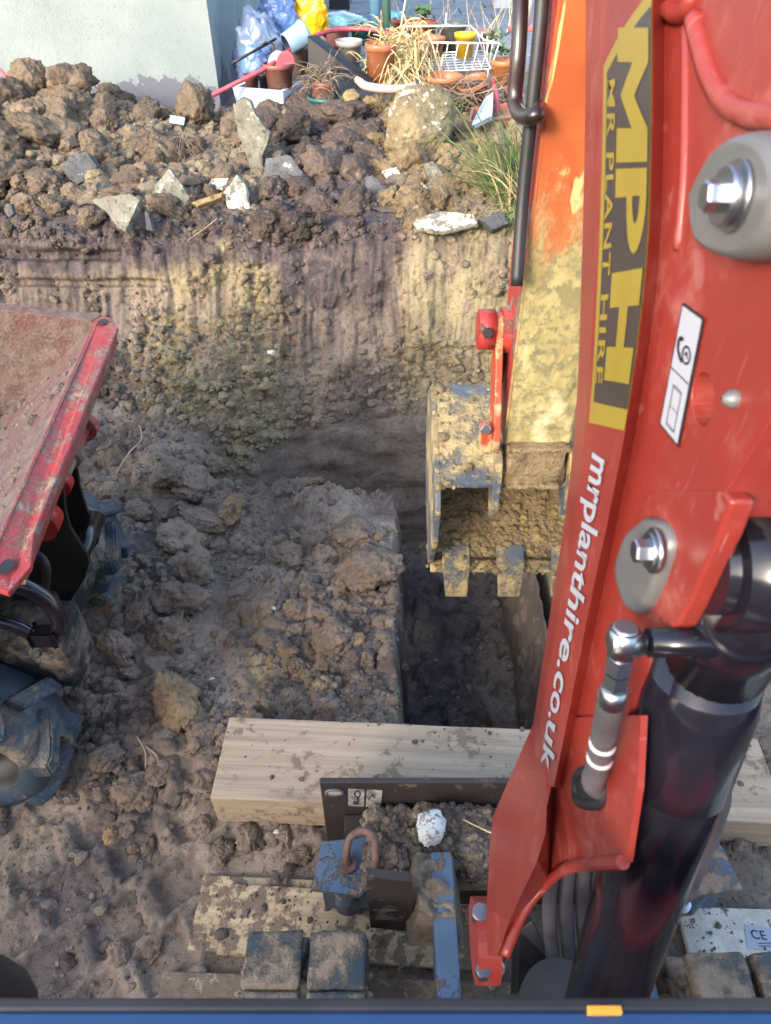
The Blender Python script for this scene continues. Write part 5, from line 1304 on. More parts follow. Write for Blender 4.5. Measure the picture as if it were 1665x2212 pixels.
fg(420, 1240, 60); fg(390, 1300, 66); fg(370, 1370, 60); fg(290, 1340, 40); fg(250, 1400, 46); fg(385, 1530, 70, 'large pale clay clod left of the timber corner', (1.3, 1.15, .9)); fg(440, 1600, 40)
fg(300, 1720, 60); fg(350, 1670, 50); fg(230, 1640, 42); fg(540, 1810, 42); fg(480, 1840, 36); fg(430, 1790, 30); fg(240, 1810, 22, 'broken ochre clay crumb among the tyre prints', (1.5, 1.25, .8)); fg(290, 1835, 18); fg(320, 1830, 20)
fg(610, 1820, 30); fg(650, 1850, 28); fg(470, 1985, 26); fg(260, 2060, 30); fg(330, 2050, 30); fg(260, 1230, 36); fg(240, 1070, 40, 'flat sided clod with a root beside the dumper tyre'); fg(300, 1110, 32)
for _ in range(110):
    px, py = rs.uniform(150, 850), rs.uniform(1030, 1740); fg(px, py, rs.choice([9, 12, 15, 19, 24]))

single_out('clay_lump', [(495, 1548, 'far left corner of the pale timber'), (850, 1060, 'far right corner of the dug block'), (275, 1180, 'far muddy dumper tyre'), (155, 1560, 'near muddy dumper tyre'), (740, 1800, 'blue blade extension with the rusty pin'), (385, 1530, 'large pale clay clod'), (495, 1110, 'rusty orange clod'), (770, 1385, 'small tan clod'), (860, 1300, 'middle of the trench edge')], 'clay lump', 150)
for px, py, r_, l_ in ((586, 1316, 13, 'white mortar fragment in the middle of the dug block'), (458, 1472, 8, 'small white chip at the left of the dug block'), (430, 1130, 6, 'tiny white chip near the rusty orange clod'), (320, 1222, 6, 'tiny white stone right of the far dumper tyre'), (480, 1640, 6, 'tiny white stone left of the timber end'), (598, 1712 + 85, 7, 'small pale stone below the timber end')):
    pebble(px, py, r_, M_SLABW if r_ > 10 else M_WHITE, l_, hit_ground(px, py))
# crumbs: nobody could count them
def crumbs(name, pts, rad, tint, label, seed, small=False):
    rg = np.random.RandomState(seed); n = len(pts)
    protos = [clod_mesh(600 + k, 1 if small else 2, 1.1, (1, .85, .7), 4) for k in range(6)]
    V, Fs, T, off = [], [], [], 0
    which = rg.randint(0, 6, n)
    for k in range(6):
        idx = np.where(which == k)[0]
        if not len(idx): continue
        P, F_ = protos[k]; a = rg.rand(len(idx)) * 6.283; b = (rg.rand(len(idx)) - .5) * 2.2; ca, sa, cb_, sb_ = np.cos(a), np.sin(a), np.cos(b), np.sin(b); z0 = np.zeros_like(a)
        M = np.stack([np.stack([ca, -sa * cb_, sa * sb_], -1), np.stack([sa, ca * cb_, -ca * sb_], -1), np.stack([z0, sb_, cb_], -1)], 1)
        W = np.einsum('nij,vj->nvi', M, P) * rad[idx][:, None, None] + pts[idx][:, None]
        V.append(W.reshape(-1, 3)); Fs.append((F_[None] + (np.arange(len(idx)) * len(P))[:, None, None]).reshape(-1, 3) + off); off += len(idx) * len(P)
        T.append(np.repeat(tint[idx], len(P), 0))
    me = npmesh(name, np.concatenate(V), np.concatenate(Fs), smooth=False); vattr(me, 'soil', np.concatenate(T))
    return tag(link(name, me, M_SOIL), label, kind='stuff')
rg = np.random.RandomState(5)
def pick_grid(X, Y, Z, W, n):
    w = W.ravel() / W.sum(); i = rg.choice(w.size, n, p=w); j = lambda A, s: A.ravel()[i] + rg.uniform(-s, s, n)
    return np.stack([j(X, .004), j(Y, .004), Z.ravel()[i]], -1), i
cell = np.outer(np.gradient(gx), np.gradient(gy)); td_ = trench_depth(GX, GY)
inview = (GX > -1.6) & (GX < 1.2) & (GY > .25)
rough_ = sst(-.25, .3, fbm(GX * 3, GY * 3, 1, 3, 220)) + .07
Wg = cell * inview * rough_ * (1 - .7 * td_) * (1 - .93 * ((GX > -.42) & (GX < 1.4) & (GY < .76)))
Wg = Wg * np.where((np.abs(GX + .66) < .36) & (GY < .92), .3, 1)
pts, i_ = pick_grid(GX, GY, GZ, Wg, 9000); rad = .0042 * (1 - rg.rand(9000)) ** -.55; rad = np.clip(rad, 0, .022)
tn = np.stack([rg.rand(9000) ** 3 * .7, rg.rand(9000) * .9, rg.rand(9000) * .5], -1)
crumbs('soil_crumbs', pts, rad, tn, 'soil crumbs scattered over the churned clay', 1)
pts, i_ = pick_grid(GX, GY, GZ, Wg ** 1.3, 16000); crumbs('fine_crumbs', pts, rg.uniform(.0018, .0045, 16000), np.stack([rg.rand(16000) ** 3 * .8, rg.rand(16000), rg.rand(16000) * .5], -1), 'fine soil grains on the churned clay', 2, True)
bcell = np.ones_like(BX) * np.gradient(ux)[:, None] * tl
Wb = bcell * (BX > -1.9) * (BX < .9) * (rub * 1.0 + face * brk * .55 + .04) * (1 - .93 * deepw) * (BZ < .73)
pts, i_ = pick_grid(BX, BY, BZ2, Wb, 7000); rad = np.clip(.0055 * (1 - rg.rand(7000)) ** -.5, 0, .026)
crumbs('bank_crumbs', pts, rad, np.clip(np.stack([b_och.ravel()[i_] + rg.rand(7000) * .4 - .1, b_drk.ravel()[i_] + rg.rand(7000) * .6 - .3, rg.rand(7000) * .3], -1), 0, 1), 'crumbled clay clinging to the bank', 3)
Wh = (HY > 3.34) * (HY < 4.95) * (HX > -2.9) * (HX < 1.0) * 1.0
pts, i_ = pick_grid(HX, HY, HZ, Wh, 4000); rad = np.clip(.010 * (1 - rg.rand(4000)) ** -.5, 0, .04)
crumbs('heap_crumbs', pts, rad, np.clip(np.stack([.4 * (1 - dk.ravel()[i_]) + rg.rand(4000) * .3, .15 + .8 * dk.ravel()[i_] + rg.rand(4000) * .2, rg.rand(4000) * .2], -1), 0, 1), 'small clods filling the spoil heap', 4)
n = 2600; pts = np.stack([rg.uniform(-.06, .29, n), rg.uniform(.64, .79, n), np.zeros(n)], -1)
A_n = (pts[:, 0] + .07) / .36; B_n = (pts[:, 1] - .632) / .166; pts[:, 2] = .19 + rz(pts[:, 0], pts[:, 1], A_n, B_n); rad = np.clip(.0035 * (1 - rg.rand(n)) ** -.6, 0, .014)
crumbs('blade_rubble', pts, rad, np.stack([rg.rand(n) * .5, rg.rand(n) * .9, rg.rand(n) * .3], -1), 'stony crumbs on the dozer blade', 5)
n = 260; a = rg.uniform(.06, wlen - .06, n); w = rg.uniform(.06, .5, n)
pts = np.array([list(sk(a_, w_, -.84 * (w_ - .035) + .006)) for a_, w_ in zip(a, w)]); crumbs('skip_crumbs', pts, np.clip(.004 * (1 - rg.rand(n)) ** -.6, 0, .02), np.stack([rg.rand(n) * .5, rg.rand(n) * .6, rg.rand(n) * .3], -1), 'crumbs of soil on the skip floor', 6)

# mud caked on the bucket: lumps along the lip, on the floor and on the back
def mud_on(name, pts, rad, mat, parent, label):
    n = len(pts); o = crumbs(name, pts, rad, np.zeros((n, 3)), label, 77); o.data.materials.clear(); o.data.materials.append(mat); o.parent = parent
    o.data.polygons.foreach_set('use_smooth', np.ones(len(o.data.polygons), bool)); return o
M_CAKE = m_paint('caked_ochre_mud', (.36, .27, .115), .9, mud=.45, mudcol=(.22, .16, .085), bumpy=.8, edge=.1)
ii = rg.randint(1, 43, 420); jj = np.clip((nP - 1 - np.abs(rg.normal(0, 9, 420))).astype(int), 0, nP - 1)
pb1 = Vi2[ii, jj] + rg.normal(0, .002, (420, 3)); jj2 = rg.randint(0, nP, 160); pb2 = Vo2[np.where(rg.rand(160) < .6, rg.randint(0, 4, 160), rg.randint(1, 43, 160)), jj2] + rg.normal(0, .002, (160, 3))
n3_ = 120; pb3 = np.stack([rg.uniform(BX0 - .01, BX1 + .01, n3_), rg.normal(1.075, .006, n3_), rg.normal(.775, .010, n3_)], -1)
allp = np.concatenate([pb1, pb2, pb3]); mud_on('caked_mud', allp, np.clip(.0035 * (1 - rg.rand(len(allp))) ** -.5, 0, .013), M_CAKE, bucket, 'lumps of ochre mud stuck to the bucket')
# mud pressed into the tracks and over the boards
def scatter_box(n, x0, x1, y0, y1, z0, z1): return np.stack([rg.uniform(x0, x1, n), rg.uniform(y0, y1, n), rg.uniform(z0, z1, n)], -1)
tp_ = np.concatenate([scatter_box(160, -.27, -.03, .10, .42, .375, .392), scatter_box(160, .55, .80, .10, .38, .375, .392)]); 
ang = np.clip((tp_[:, 1] - .306) / .19, 0, .95); tp_[:, 2] = .195 + .192 * np.sqrt(1 - ang ** 2) - .002
crumbs('track_mud', tp_, np.clip(.005 * (1 - rg.rand(320)) ** -.5, 0, .020), np.stack([rg.rand(320) * .3, rg.rand(320) * .6, rg.rand(320) * .5], -1), 'wet mud clods stuck on the rubber tracks', 8)
bp2 = np.concatenate([scatter_box(150, -.42, .1, .56, .74, .018, .022), scatter_box(70, -.40, .1, .3, .58, .008, .012), scatter_box(30, .6, 1.1, .5, .66, .014, .016)])
crumbs('board_mud', bp2, np.clip(.0026 * (1 - rg.rand(250)) ** -.6, 0, .018), np.stack([rg.rand(250) * .3, rg.rand(250) * .9, rg.rand(250) * .4], -1), 'mud clods dropped on the boards', 9)
n = 70; tt = rg.rand(n) * LS; ww = rg.rand(n) ** 1.5 * .22; cy_, sy_ = math.cos(yaw), math.sin(yaw)
tpz = np.stack([SL_A.x + tt * cy_ + ww * sy_, SL_A.y + tt * sy_ - ww * cy_, np.full(n, .141)], -1)
crumbs('timber_crumbs', tpz, np.clip(.0022 * (1 - rg.rand(n)) ** -.5, 0, .009), np.stack([rg.rand(n) * .3, rg.rand(n) * .9, rg.rand(n) * .4], -1), 'soil crumbs lying on the timber', 10)
# ================================================================== garden clutter between the heap and the paving
def m_pl(name, c, r=.45, mud=.16, **k): return m_paint(name, c, r, mud=mud, mudcol=(.2, .15, .1), bumpy=.2, edge=.12, **k)
M_TERRA = m_pl('terracotta_plastic', (.40, .135, .06)); M_TERRAD = m_pl('brown_red_plastic', (.22, .075, .055)); M_PINK = m_pl('faded_pink_plastic', (.40, .17, .16))
M_TAN = m_pl('faded_brown_plastic', (.24, .165, .14)); M_OLIVE = m_pl('grey_green_plastic', (.095, .11, .10)); M_YEL = m_pl('yellow_plastic', (.72, .40, .02), mud=0); M_TEAL = m_pl('teal_plastic', (.02, .12, .13))
M_BLU = m_pl('pale_blue_plastic', (.22, .34, .50)); M_POLY = m_pl('white_foam', (.55, .62, .72), .7, mud=.1); M_BLK = m_plain('black_plastic_sheet', (.012, .012, .016), .6); M_WIRE = m_plain('white_coated_wire', (.72, .72, .70), .4)
M_HOSE = m_pl('red_hose_rubber', (.45, .075, .10), mud=.1); M_STRAW = m_plain('dry_straw', (.52, .41, .21), .8, var=.45, sc=30); M_STRAWD = m_plain('dead_brown_stalks', (.20, .155, .115), .85, var=.45, sc=30)
M_GRASS = m_plain('green_grass_blade', (.115, .165, .05), .6, var=.5, sc=25); M_LEAF = m_plain('weed_leaf', (.09, .17, .045), .6, var=.4, sc=30); M_POTSOIL = m_plain('potting_soil', (.055, .04, .03), .95, var=.5, sc=40)
M_BAGY = m_plain('yellow_plastic_bag', (.72, .42, .01), .3, var=.25); M_BAGB = m_plain('blue_plastic_bag', (.10, .19, .42), .35, var=.35); M_BAGT = m_plain('turquoise_bag', (.25, .50, .52), .35, var=.4); M_BAGW = m_plain('white_bag', (.62, .66, .68), .4, var=.15)
GZ0 = .785
def pot(cx, top, base, w, mat, label, Y=None, tilt=(0, 0), taper=.74, cat='flowerpot', soil=True, name='flowerpot', rim=True, kids=()):
    p = at_z(cx, base, GZ0) if Y is None else at_y(cx, base, Y); yy = p.y
    h = at_y(cx, top, yy).z - p.z; dep = (p - C0).dot(Vector((0, cp, -sp))); r = w / 2 / F * dep
    t = empty(name, p, label, cat); t.rotation_euler = (R(tilt[0]), R(tilt[1]), rs.uniform(0, 6))
    rb_ = r * taper; I = Matrix()
    bm = bmesh.new(); hr = h * .20
    pr_ = [(rb_ * .9, 0), (rb_, 0), (rb_ + (r * .93 - rb_) * .8, h - hr)] + ([(r * .99, h - hr + .002), (r, h - hr * .5), (r * 1.0, h)] if rim else [(r, h)]) + [(r * .93, h), (r * .90, h - hr * .8), (rb_ * .95, h * .35), (0.001, h * .35)]
    b_lathe(bm, pr_, I, 36); o = part('pot_wall', bm, mat, t)
    if soil:
        bm = bmesh.new(); b_lathe(bm, [(r * .90, h * .74), (r * .5, h * .78), (.001, h * .77)], I, 20); part('soil_fill', bm, M_POTSOIL, t)
    return t, p, r, h
def sheetlike(name, c, sx, sy, sz, mat, label, cat, seed, crumple=.25):
    P, F_ = clod_mesh(seed, 5, .7, (1, 1, 1), 2)
    P = P * (1 + crumple * ridged(P[:, 0] * 1.4 + seed, P[:, 1] * 1.4, P[:, 2] * 1.4, 4, seed)[:, None] * .35)
    o = link(name, npmesh(name, P * np.array([sx, sy, sz]), F_), mat); o.location = c; return tag(o, label, cat)
def strands(name, specs, mat, label, cat=None, kind=None, parent=None):
    """thin bent blades: (root, tip, sag, width)"""
    V, Fc = [], []
    for root, tip, sag, w in specs:
        root, tip = Vector(root), Vector(tip); d = tip - root; s = d.cross(Vector((rs.uniform(-1, 1), rs.uniform(-1, 1), rs.uniform(-.3, .3)))).normalized() * w / 2; n0 = len(V); n = 6; u = d.cross(s).normalized() * w * .3
        for k in range(n + 1):
            f = k / n; p = root + d * f + Vector((0, 0, sag * 4 * f * (1 - f))); q = 1 - .85 * f ** 1.6
            V += [p - s * q, p + u * q, p + s * q]
        for k in range(n):
            a = n0 + k * 3; Fc += [(a, a + 1, a + 4, a + 3), (a + 1, a + 2, a + 5, a + 4)]
    me = npmesh(name, np.array([v[:] for v in V]), np.array(Fc)); o = link(name, me, mat, parent); return tag(o, label, cat, None, kind)
def V3(*a): return Vector(a)
def rpt(px, py, y, s): p = at_y(px, py, y); return p + V3(rs.gauss(0, s), rs.gauss(0, s), rs.gauss(0, s))

# white foam box with pots in it
FL, FR, BR, BL_ = [at_z(*p, .915) for p in ((502, 188), (611, 197), (655, 175), (531, 176))]
tb = empty('foam_box', (FL + BR) / 2 - V3(0, 0, .13), 'white foam box holding old pots at the foot of the house wall', 'box')
def foam(bm):
    c = (FL + BR) / 2; o = [(p - tb.location) for p in (FL, FR, BR, BL_)]; cc = c - tb.location
    lo = [p * .9 + cc * .1 - V3(0, 0, .14) for p in o]; i_ = [p * .86 + cc * .14 for p in o]; il = [p * .8 + cc * .2 - V3(0, 0, .11) for p in o]
    L_ = [[bm.verts.new(p) for p in l] for l in (lo, o, i_, il)]
    for a, b in zip(L_, L_[1:]):
        for k in range(4): bm.faces.new((a[k], a[(k + 1) % 4], b[(k + 1) % 4], b[k]))
    bm.faces.new(L_[0][::-1]); bm.faces.new(L_[3])
part('box_shell', (lambda b: (foam(b), b)[1])(bmesh.new()), M_POLY, tb)
pot(605, 136, 190, 66, M_TERRAD, 'brown-red pot standing in the white foam box', Y=5.03, taper=.78, soil=False)
for c_, m_, l_, dx in ((M_LABELW, M_LABELW, 'white plastic half disc stuck in the brown-red pot', -8), (M_HOSE, M_HOSE, 'red plastic half disc stuck in the brown-red pot', 10)):
    q = at_y(606 + dx, 140, 5.03 - .01 * (dx > 0)); bm = bmesh.new(); b_prism(bm, [(.055 * math.cos(t) , 0, .075 * math.sin(t)) for t in [math.pi * k / 12 for k in range(13)]] + [(-.05, 0, -.06), (.05, 0, -.06)], (0, .008, 0), .002)
    o = part('plastic_disc', bm, m_, None); o.location = q; o.rotation_euler = (R(-12), R(18), R(8)); tag(o, l_, 'plastic disc')
pot(545, 160, 190, 34, M_TERRAD, 'small dark red pot at the left inside the foam box', Y=5.08); pot(572, 158, 190, 26, M_BLK, 'small black pot inside the foam box', Y=5.08)
pot(645, 98, 165, 56, M_TAN, 'faded brown pot leaning behind the black plastic sheet', Y=5.35, tilt=(0, 8))
pot(725, 60, 108, 62, M_PINK, 'faded pink pot half hidden by the red hose', Y=5.75, tilt=(0, -6)); pot(783, 56, 96, 54, M_TEAL, 'teal pot behind the red hose', Y=5.95)
pot(755, 86, 150, 58, m_pl('cloudy_plastic', (.45, .42, .38)), 'cloudy white pot full of dead stalks', Y=5.55)
# pale blue bucket lying on its side
t_, p_, r_, h_ = pot(618, 34, 96, 52, M_BLU, 'pale blue plastic bucket lying on its side with the mouth to the right', Y=5.18, tilt=(-20, 62), taper=.8, soil=False, name='bucket', cat='bucket'); t_.rotation_euler = (R(-18), R(66), R(10))
# bags
def _m_clear():
    t = NT('clear_plastic_film'); t.b.inputs['Transmission Weight'].default_value = .55
    return t.out((.30, .40, .60), .22, t.bump(t.noise(40, 4, .6), .5, .01))
M_CLEAR = _m_clear()
sheetlike('plastic_bag', at_y(560, 120, 5.35), .15, .10, .22, M_CLEAR, 'cloudy clear plastic sack slumped against the house wall', 'plastic bag', 701)
sheetlike('plastic_bag', at_y(600, 35, 5.62), .115, .08, .12, M_BAGB, 'blue plastic bag bunched above the pale blue bucket', 'plastic bag', 702); sheetlike('plastic_bag', at_y(556, 140, 5.24), .12, .05, .10, M_BAGB, 'blue crumpled plastic inside the cloudy sack', 'plastic bag', 706)
sheetlike('plastic_bag', at_y(672, 40, 5.7), .105, .06, .125, M_BAGY, 'bright yellow plastic bag beside the green post', 'plastic bag', 703, .4); sheetlike('plastic_bag', at_y(740, 50, 6.25), .17, .09, .05, M_BAGT, 'turquoise plastic bag lying behind the red hose', 'plastic bag', 704); sheetlike('plastic_bag', at_y(728, 43, 6.35), .16, .08, .04, M_BAGW, 'white plastic bag on top of the turquoise bag', 'plastic bag', 705)
sheetlike('plastic_bag', at_y(845, 60, 6.15), .10, .06, .09, m_plain('sea_blue_bag', (.10, .30, .48), .35, var=.4), 'blue plastic film wrapped round the foot of the blue post', 'plastic bag', 707)
def post(px0, py0, px1, py1, Y, w, mat, label, up=.5, cat='post'):
    a, b = at_y(px0, py0, Y), at_y(px1, py1, Y); d = (a - b).normalized(); bm = bmesh.new(); b_tube(bm, [b, a + d * up], w, 8); o = part('garden_post', bm, mat, None); return tag(o, label, cat)
post(684, 0, 704, 96, 5.75, .022, m_pl('green_coating', (.035, .09, .07)), 'dark green post leaning beside the yellow bag'); post(811, 0, 812, 110, 6.1, .045, m_pl('blue_coating', (.06, .22, .38)), 'wide blue post behind the dry grass'); post(833, 0, 840, 130, 5.85, .030, m_pl('moss_green_coating', (.05, .12, .09)), 'green post beside the blue post')
# metal rod with a curl
rd = at_y
bm = bmesh.new(); b_tube(bm, [rd(500, 138, 5.02), rd(596, 84, 5.25)], .008, 8); b_tube(bm, spline([rd(560, 105, 5.17), rd(573, 92, 5.18), rd(590, 96, 5.18), rd(588, 112, 5.17), rd(575, 118, 5.16)], 5), .006, 6); b_tube(bm, [rd(502, 130, 5.0), rd(508, 146, 5.02)], .005, 6)
tag(part('iron_bracket', bm, M_BLACKM, None), 'black iron bracket bar with a curl leaning on the house corner', 'bracket')
# black folded sheet
bm = bmesh.new(); q = [at_y(664, 80, 5.12), at_y(684, 78, 5.2), at_y(806, 174, 4.98), at_y(790, 178, 4.93), at_y(756, 152, 5.0), at_y(668, 152, 5.1)]
b_prism(bm, [q[0], q[5], q[4], q[3]], (.004, .02, 0), .001); b_prism(bm, [q[0], q[3], q[2], q[1]], (0, .004, .004), .0)
tag(part('plastic_sheet', bm, M_BLK, None), 'black folded plastic sheet leaning in front of the faded brown pot', 'plastic sheet')
# hoses
def tubeobj(name, pts, r, mat, label, cat, n=8):
    bm = bmesh.new(); b_tube(bm, spline(pts, 8), r, 10); return tag(part(name, bm, mat, None), label, cat)
tubeobj('garden_hose', [at_y(425, 224, 4.86), at_y(470, 200, 4.9), at_y(505, 182, 4.93), at_y(580, 143, 5.0), at_y(640, 100, 5.25), at_y(690, 74, 5.5), at_y(740, 63, 5.65), at_y(800, 64, 5.6), at_y(850, 76, 5.5), at_y(880, 92, 5.4)], .0135, M_HOSE, 'faded red garden hose arching over the pots from the white wall', 'hose')
tubeobj('garden_hose', [at_y(1061, 172, 5.0), at_y(1072, 200, 4.9), at_y(1073, 232, 4.82), at_y(1080, 258, 4.74), at_y(1102, 290, 4.62), at_y(1140, 316, 4.5)], .014, M_HOSE, 'pink and red hose end curling down over the long planter', 'hose')
tubeobj('garden_hose', [at_y(-20, 140, 4.9), at_y(0, 152, 4.85), at_y(16, 168, 4.75)], .012, M_HOSE, 'bit of red hose showing at the far left edge of the heap', 'hose')
tubeobj('clay_edging', [at_y(772, 172, 4.98), at_y(790, 186, 4.9), at_y(830, 192, 4.88), at_y(870, 192, 4.9), at_y(897, 186, 4.95)], .024, m_pl('whitewashed_clay', (.50, .40, .36)), 'curved whitish clay edging under the dry grass', 'edging')
# terracotta and other pots
pot(822, 92, 172, 66, M_TERRA, 'tall terracotta pot left of the dry grass clump', Y=5.12, taper=.86)
pot(911, 45, 100, 66, M_TERRA, 'terracotta pot with a green seedling behind the wire basket', Y=5.95); pot(928, 80, 134, 64, M_TERRA, 'terracotta pot seen through the wire basket', Y=5.6); pot(975, 48, 120, 56, M_OLIVE, 'grey-green square-looking pot behind the yellow pot', Y=5.8, taper=.86)
pot(1002, 71, 123, 47, M_YEL, 'small yellow pot standing in the white wire basket', Y=5.42, soil=False)
pot(956, 162, 220, 80, M_TERRA, 'upper of two nested terracotta pots under the wire basket', Y=5.06); pot(955, 200, 248, 78, M_TERRA, 'lower of two nested terracotta pots under the wire basket', Y=5.04, taper=.84)
pot(1030, 168, 228, 66, M_TERRA, 'tilted terracotta pot spilling dry roots right of the nested pots', Y=5.0, tilt=(-14, -16)); pot(1086, 128, 190, 62, m_pl('orange_plastic', (.42, .15, .05)), 'orange pot with small weeds right of the wire basket', Y=5.3, taper=.85)
pot(697, 182, 226, 58, M_TERRAD, 'brown-red pot of dead spiky leaves standing in the teal tray', Y=4.98, tilt=(0, 16)); pot(711, 206, 242, 92, M_TEAL, 'round teal tray under the pot of dead leaves', Y=4.93, taper=.9, soil=False, name='plant_tray', cat='plant tray')
def planter(pts, zt, h, mat, label, name='planter'):
    q = [at_z(*p, zt) for p in pts]; c = sum(q, Vector()) / 4; t = empty(name, c - V3(0, 0, h), label, 'planter'); bm = bmesh.new()
    o = [p - t.location for p in q]; cc = c - t.location; lo = [p * .88 + cc * .12 - V3(0, 0, h) for p in o]; i_ = [p * .9 + cc * .1 for p in o]; il = [p * .84 + cc * .16 - V3(0, 0, h * .4) for p in o]; rm = [p * 1.03 - cc * .03 - V3(0, 0, .012) for p in o]
    L_ = [[bm.verts.new(p) for p in l] for l in (lo, [p * .97 + cc * .03 - V3(0, 0, .014) for p in o], rm, [p * 1.03 - cc * .03 for p in o], i_, il)]
    for a, b in zip(L_, L_[1:]):
        for k in range(4): bm.faces.new((a[k], a[(k + 1) % 4], b[(k + 1) % 4], b[k]))
    bm.faces.new(L_[0][::-1]); bm.faces.new(L_[-1]); part('planter_wall', bm, mat, t); return t
planter([(1012, 262), (1104, 250), (1096, 222), (1020, 232)], .86, .09, m_pl('faded_terracotta', (.38, .16, .11)), 'long faded terracotta planter near the right end of the clutter')
tr_ = planter([(1024, 254), (1066, 246), (1068, 206), (1052, 212)], .90, .04, M_POLY, 'tilted pale blue tray lying in the long planter', 'plant_tray'); tr_.rotation_euler = (0, R(-14), 0)
# yellowish stones at the foot of the clutter
for px, py, r_, l_ in ((760, 222, 22, 'pale ochre stone under the curved clay edging'), (800, 230, 18, 'small ochre stone right of the teal tray')): pebble(px, py, r_, M_OCHRE, l_, at_y(px, py, 4.86))
pot(868, 40, 92, 44, M_TERRAD, 'dull brown-red pot behind the dry grass clump', Y=6.05); pot(1046, 64, 112, 40, M_TAN, 'faded brown pot at the right behind the wire basket', Y=5.9); pot(690, 118, 168, 40, M_TERRAD, 'small brown-red pot behind the pot of dead leaves', Y=5.35, tilt=(10, 20)); pot(1092, 190, 240, 44, M_TERRA, 'small terracotta pot beside the pink and red hose end', Y=5.05, tilt=(-8, 22))
sheetlike('plastic_bag', at_y(690, 100, 5.5), .07, .05, .05, M_TAN, 'crumpled brown plastic scrap under the red hose', 'plastic bag', 709)
# white wire basket
wb = empty('wire_basket', at_y(970, 150, 5.4), 'white wire basket lying across the flowerpots', 'basket'); wl_ = wb.location.copy()
T = [at_y(901, 92, 5.25), at_y(1078, 94, 5.25), at_y(1016, 56, 5.68), at_y(866, 57, 5.68)]; Fq = [at_y(897, 157, 5.30), at_y(1060, 149, 5.30), at_y(1042, 110, 5.62), at_y(893, 117, 5.62)]
def wires(name, segs, r): 
    for s in segs: part(name, (lambda b: (b_tube(b, [p - wl_ for p in s], r, 6), b)[1])(bmesh.new()), M_WIRE, wb)
L2 = lambda a, b, f: a.lerp(b, f)
wires('rim_wire', [[T[0], T[1]], [T[1], L2(T[1], T[2], .5) - V3(0, 0, .03), T[2]], [T[3], L2(T[3], T[0], .5) - V3(0, 0, .03), T[0]], [T[3], T[2]]], .0065)
wires('floor_wire', [[Fq[k], Fq[(k + 1) % 4]] for k in range(4)], .0055)
wires('floor_wire', [[L2(Fq[0], Fq[1], k / 9), L2(Fq[3], Fq[2], k / 9)] for k in range(1, 9)] + [[L2(Fq[0], Fq[3], k / 7), L2(Fq[1], Fq[2], k / 7)] for k in range(1, 7)], .004)
wires('side_wire', [[L2(T[0], T[1], k / 8), L2(Fq[0], Fq[1], k / 8)] for k in range(9)] + [[L2(T[3], T[0], k / 9), L2(Fq[3], Fq[0], k / 9)] for k in range(9)] + [[L2(T[1], T[2], k / 5), L2(Fq[1], Fq[2], k / 5)] for k in range(1, 5)], .004)
wires('basket_leg', [[at_y(1054, 150, 5.3), at_y(1054, 168, 5.3)], [T[3], T[3] + V3(.03, 0, .16)], [at_y(962, 58, 5.68), at_y(964, 28, 5.7)]], .006)
# things at the top edge behind the clutter
bm = bmesh.new(); q = at_y(1130, 62, 5.6); b_lathe(bm, [(.10, -.006), (.105, 0), (.10, .012), (.02, .02)], Matrix.Translation(q), 24); b_tube(bm, [q, q + V3(.03, 0, .5)], .03, 10)
kb = part('marker_base', bm, m_pl('faded_red_plastic', (.50, .12, .11)), None); tag(kb, 'white stake on a faded red round foot beyond the black pipe', 'stake')
bm = bmesh.new(); b_tube(bm, [q + V3(.004, 0, .02), q + V3(.05, 0, .6)], .035, 10); part('stake', bm, M_BAGW, kb)
bm = bmesh.new(); q = at_z(1092, 20, GZ0); b_box(bm, q + V3(-.13, 0, -.02), q + V3(.13, .25, .3), bev=.01); tag(part('concrete_block', bm, m_plain('white_painted_block', (.55, .56, .56), .8), None), 'white painted block standing on the paving', 'block')
bm = bmesh.new(); q = at_z(735, 22, GZ0); b_box(bm, q + V3(-.12, 0, .0), q + V3(.10, .2, .42), bev=.01); tag(part('storage_tub', bm, M_BLK, None), 'dark tub at the end of the house wall on the paving', 'tub')
# dry grass, dead leaves, green tuft, weeds
sp_l = []
for _ in range(620):
    a = rpt(870, 120, 5.2, .07); a.x += rs.uniform(-.10, .10); b = a + V3(rs.gauss(0, .07), rs.gauss(-.02, .05), rs.uniform(-.22, .10)); sp_l.append((a, b, rs.uniform(.0, .06), rs.uniform(.006, .012)))
for _ in range(60):
    a = rpt(865, 150, 5.12, .05); b = at_y(rs.uniform(780, 960), rs.uniform(190, 260), 4.95) ; sp_l.append((a, b, rs.uniform(.01, .08), .008))
strands('dry_grass', sp_l, M_STRAW, 'clump of bleached dry grass hanging over the tall terracotta pot', 'dry grass')
sp_l = [(rpt(695, 190, 4.98, .03), rpt(690 + rs.gauss(0, 38), 180 + rs.gauss(0, 20), 4.95, .04), rs.uniform(.02, .08), .008) for _ in range(130)]
strands('dead_leaves', sp_l, M_STRAWD, 'grey dead spiky leaves hanging from the pot in the teal tray', 'dead plant')
sp_l = [(rpt(rs.uniform(940, 1100), rs.uniform(200, 250), 4.95, .05), rpt(rs.uniform(930, 1110), rs.uniform(170, 260), 4.9, .08), rs.uniform(0, .05), .006) for _ in range(170)]
strands('dry_stalks', sp_l, M_STRAWD, 'tangle of dry roots and stalks around the tilted terracotta pot', 'dry stalks')
sp_l = []
for _ in range(46):
    x = rs.uniform(830, 1130); a = at_y(x, rs.uniform(60, 140), 6.2); sp_l.append((a, a + V3(rs.gauss(0, .10), rs.gauss(0, .05), rs.uniform(.12, .42)), rs.uniform(-.01, .02), .007))
strands('tall_dry_stems', sp_l, M_STRAW, 'tall dry grass stems standing between the pots and the paving', 'dry grass')
sp_l = []
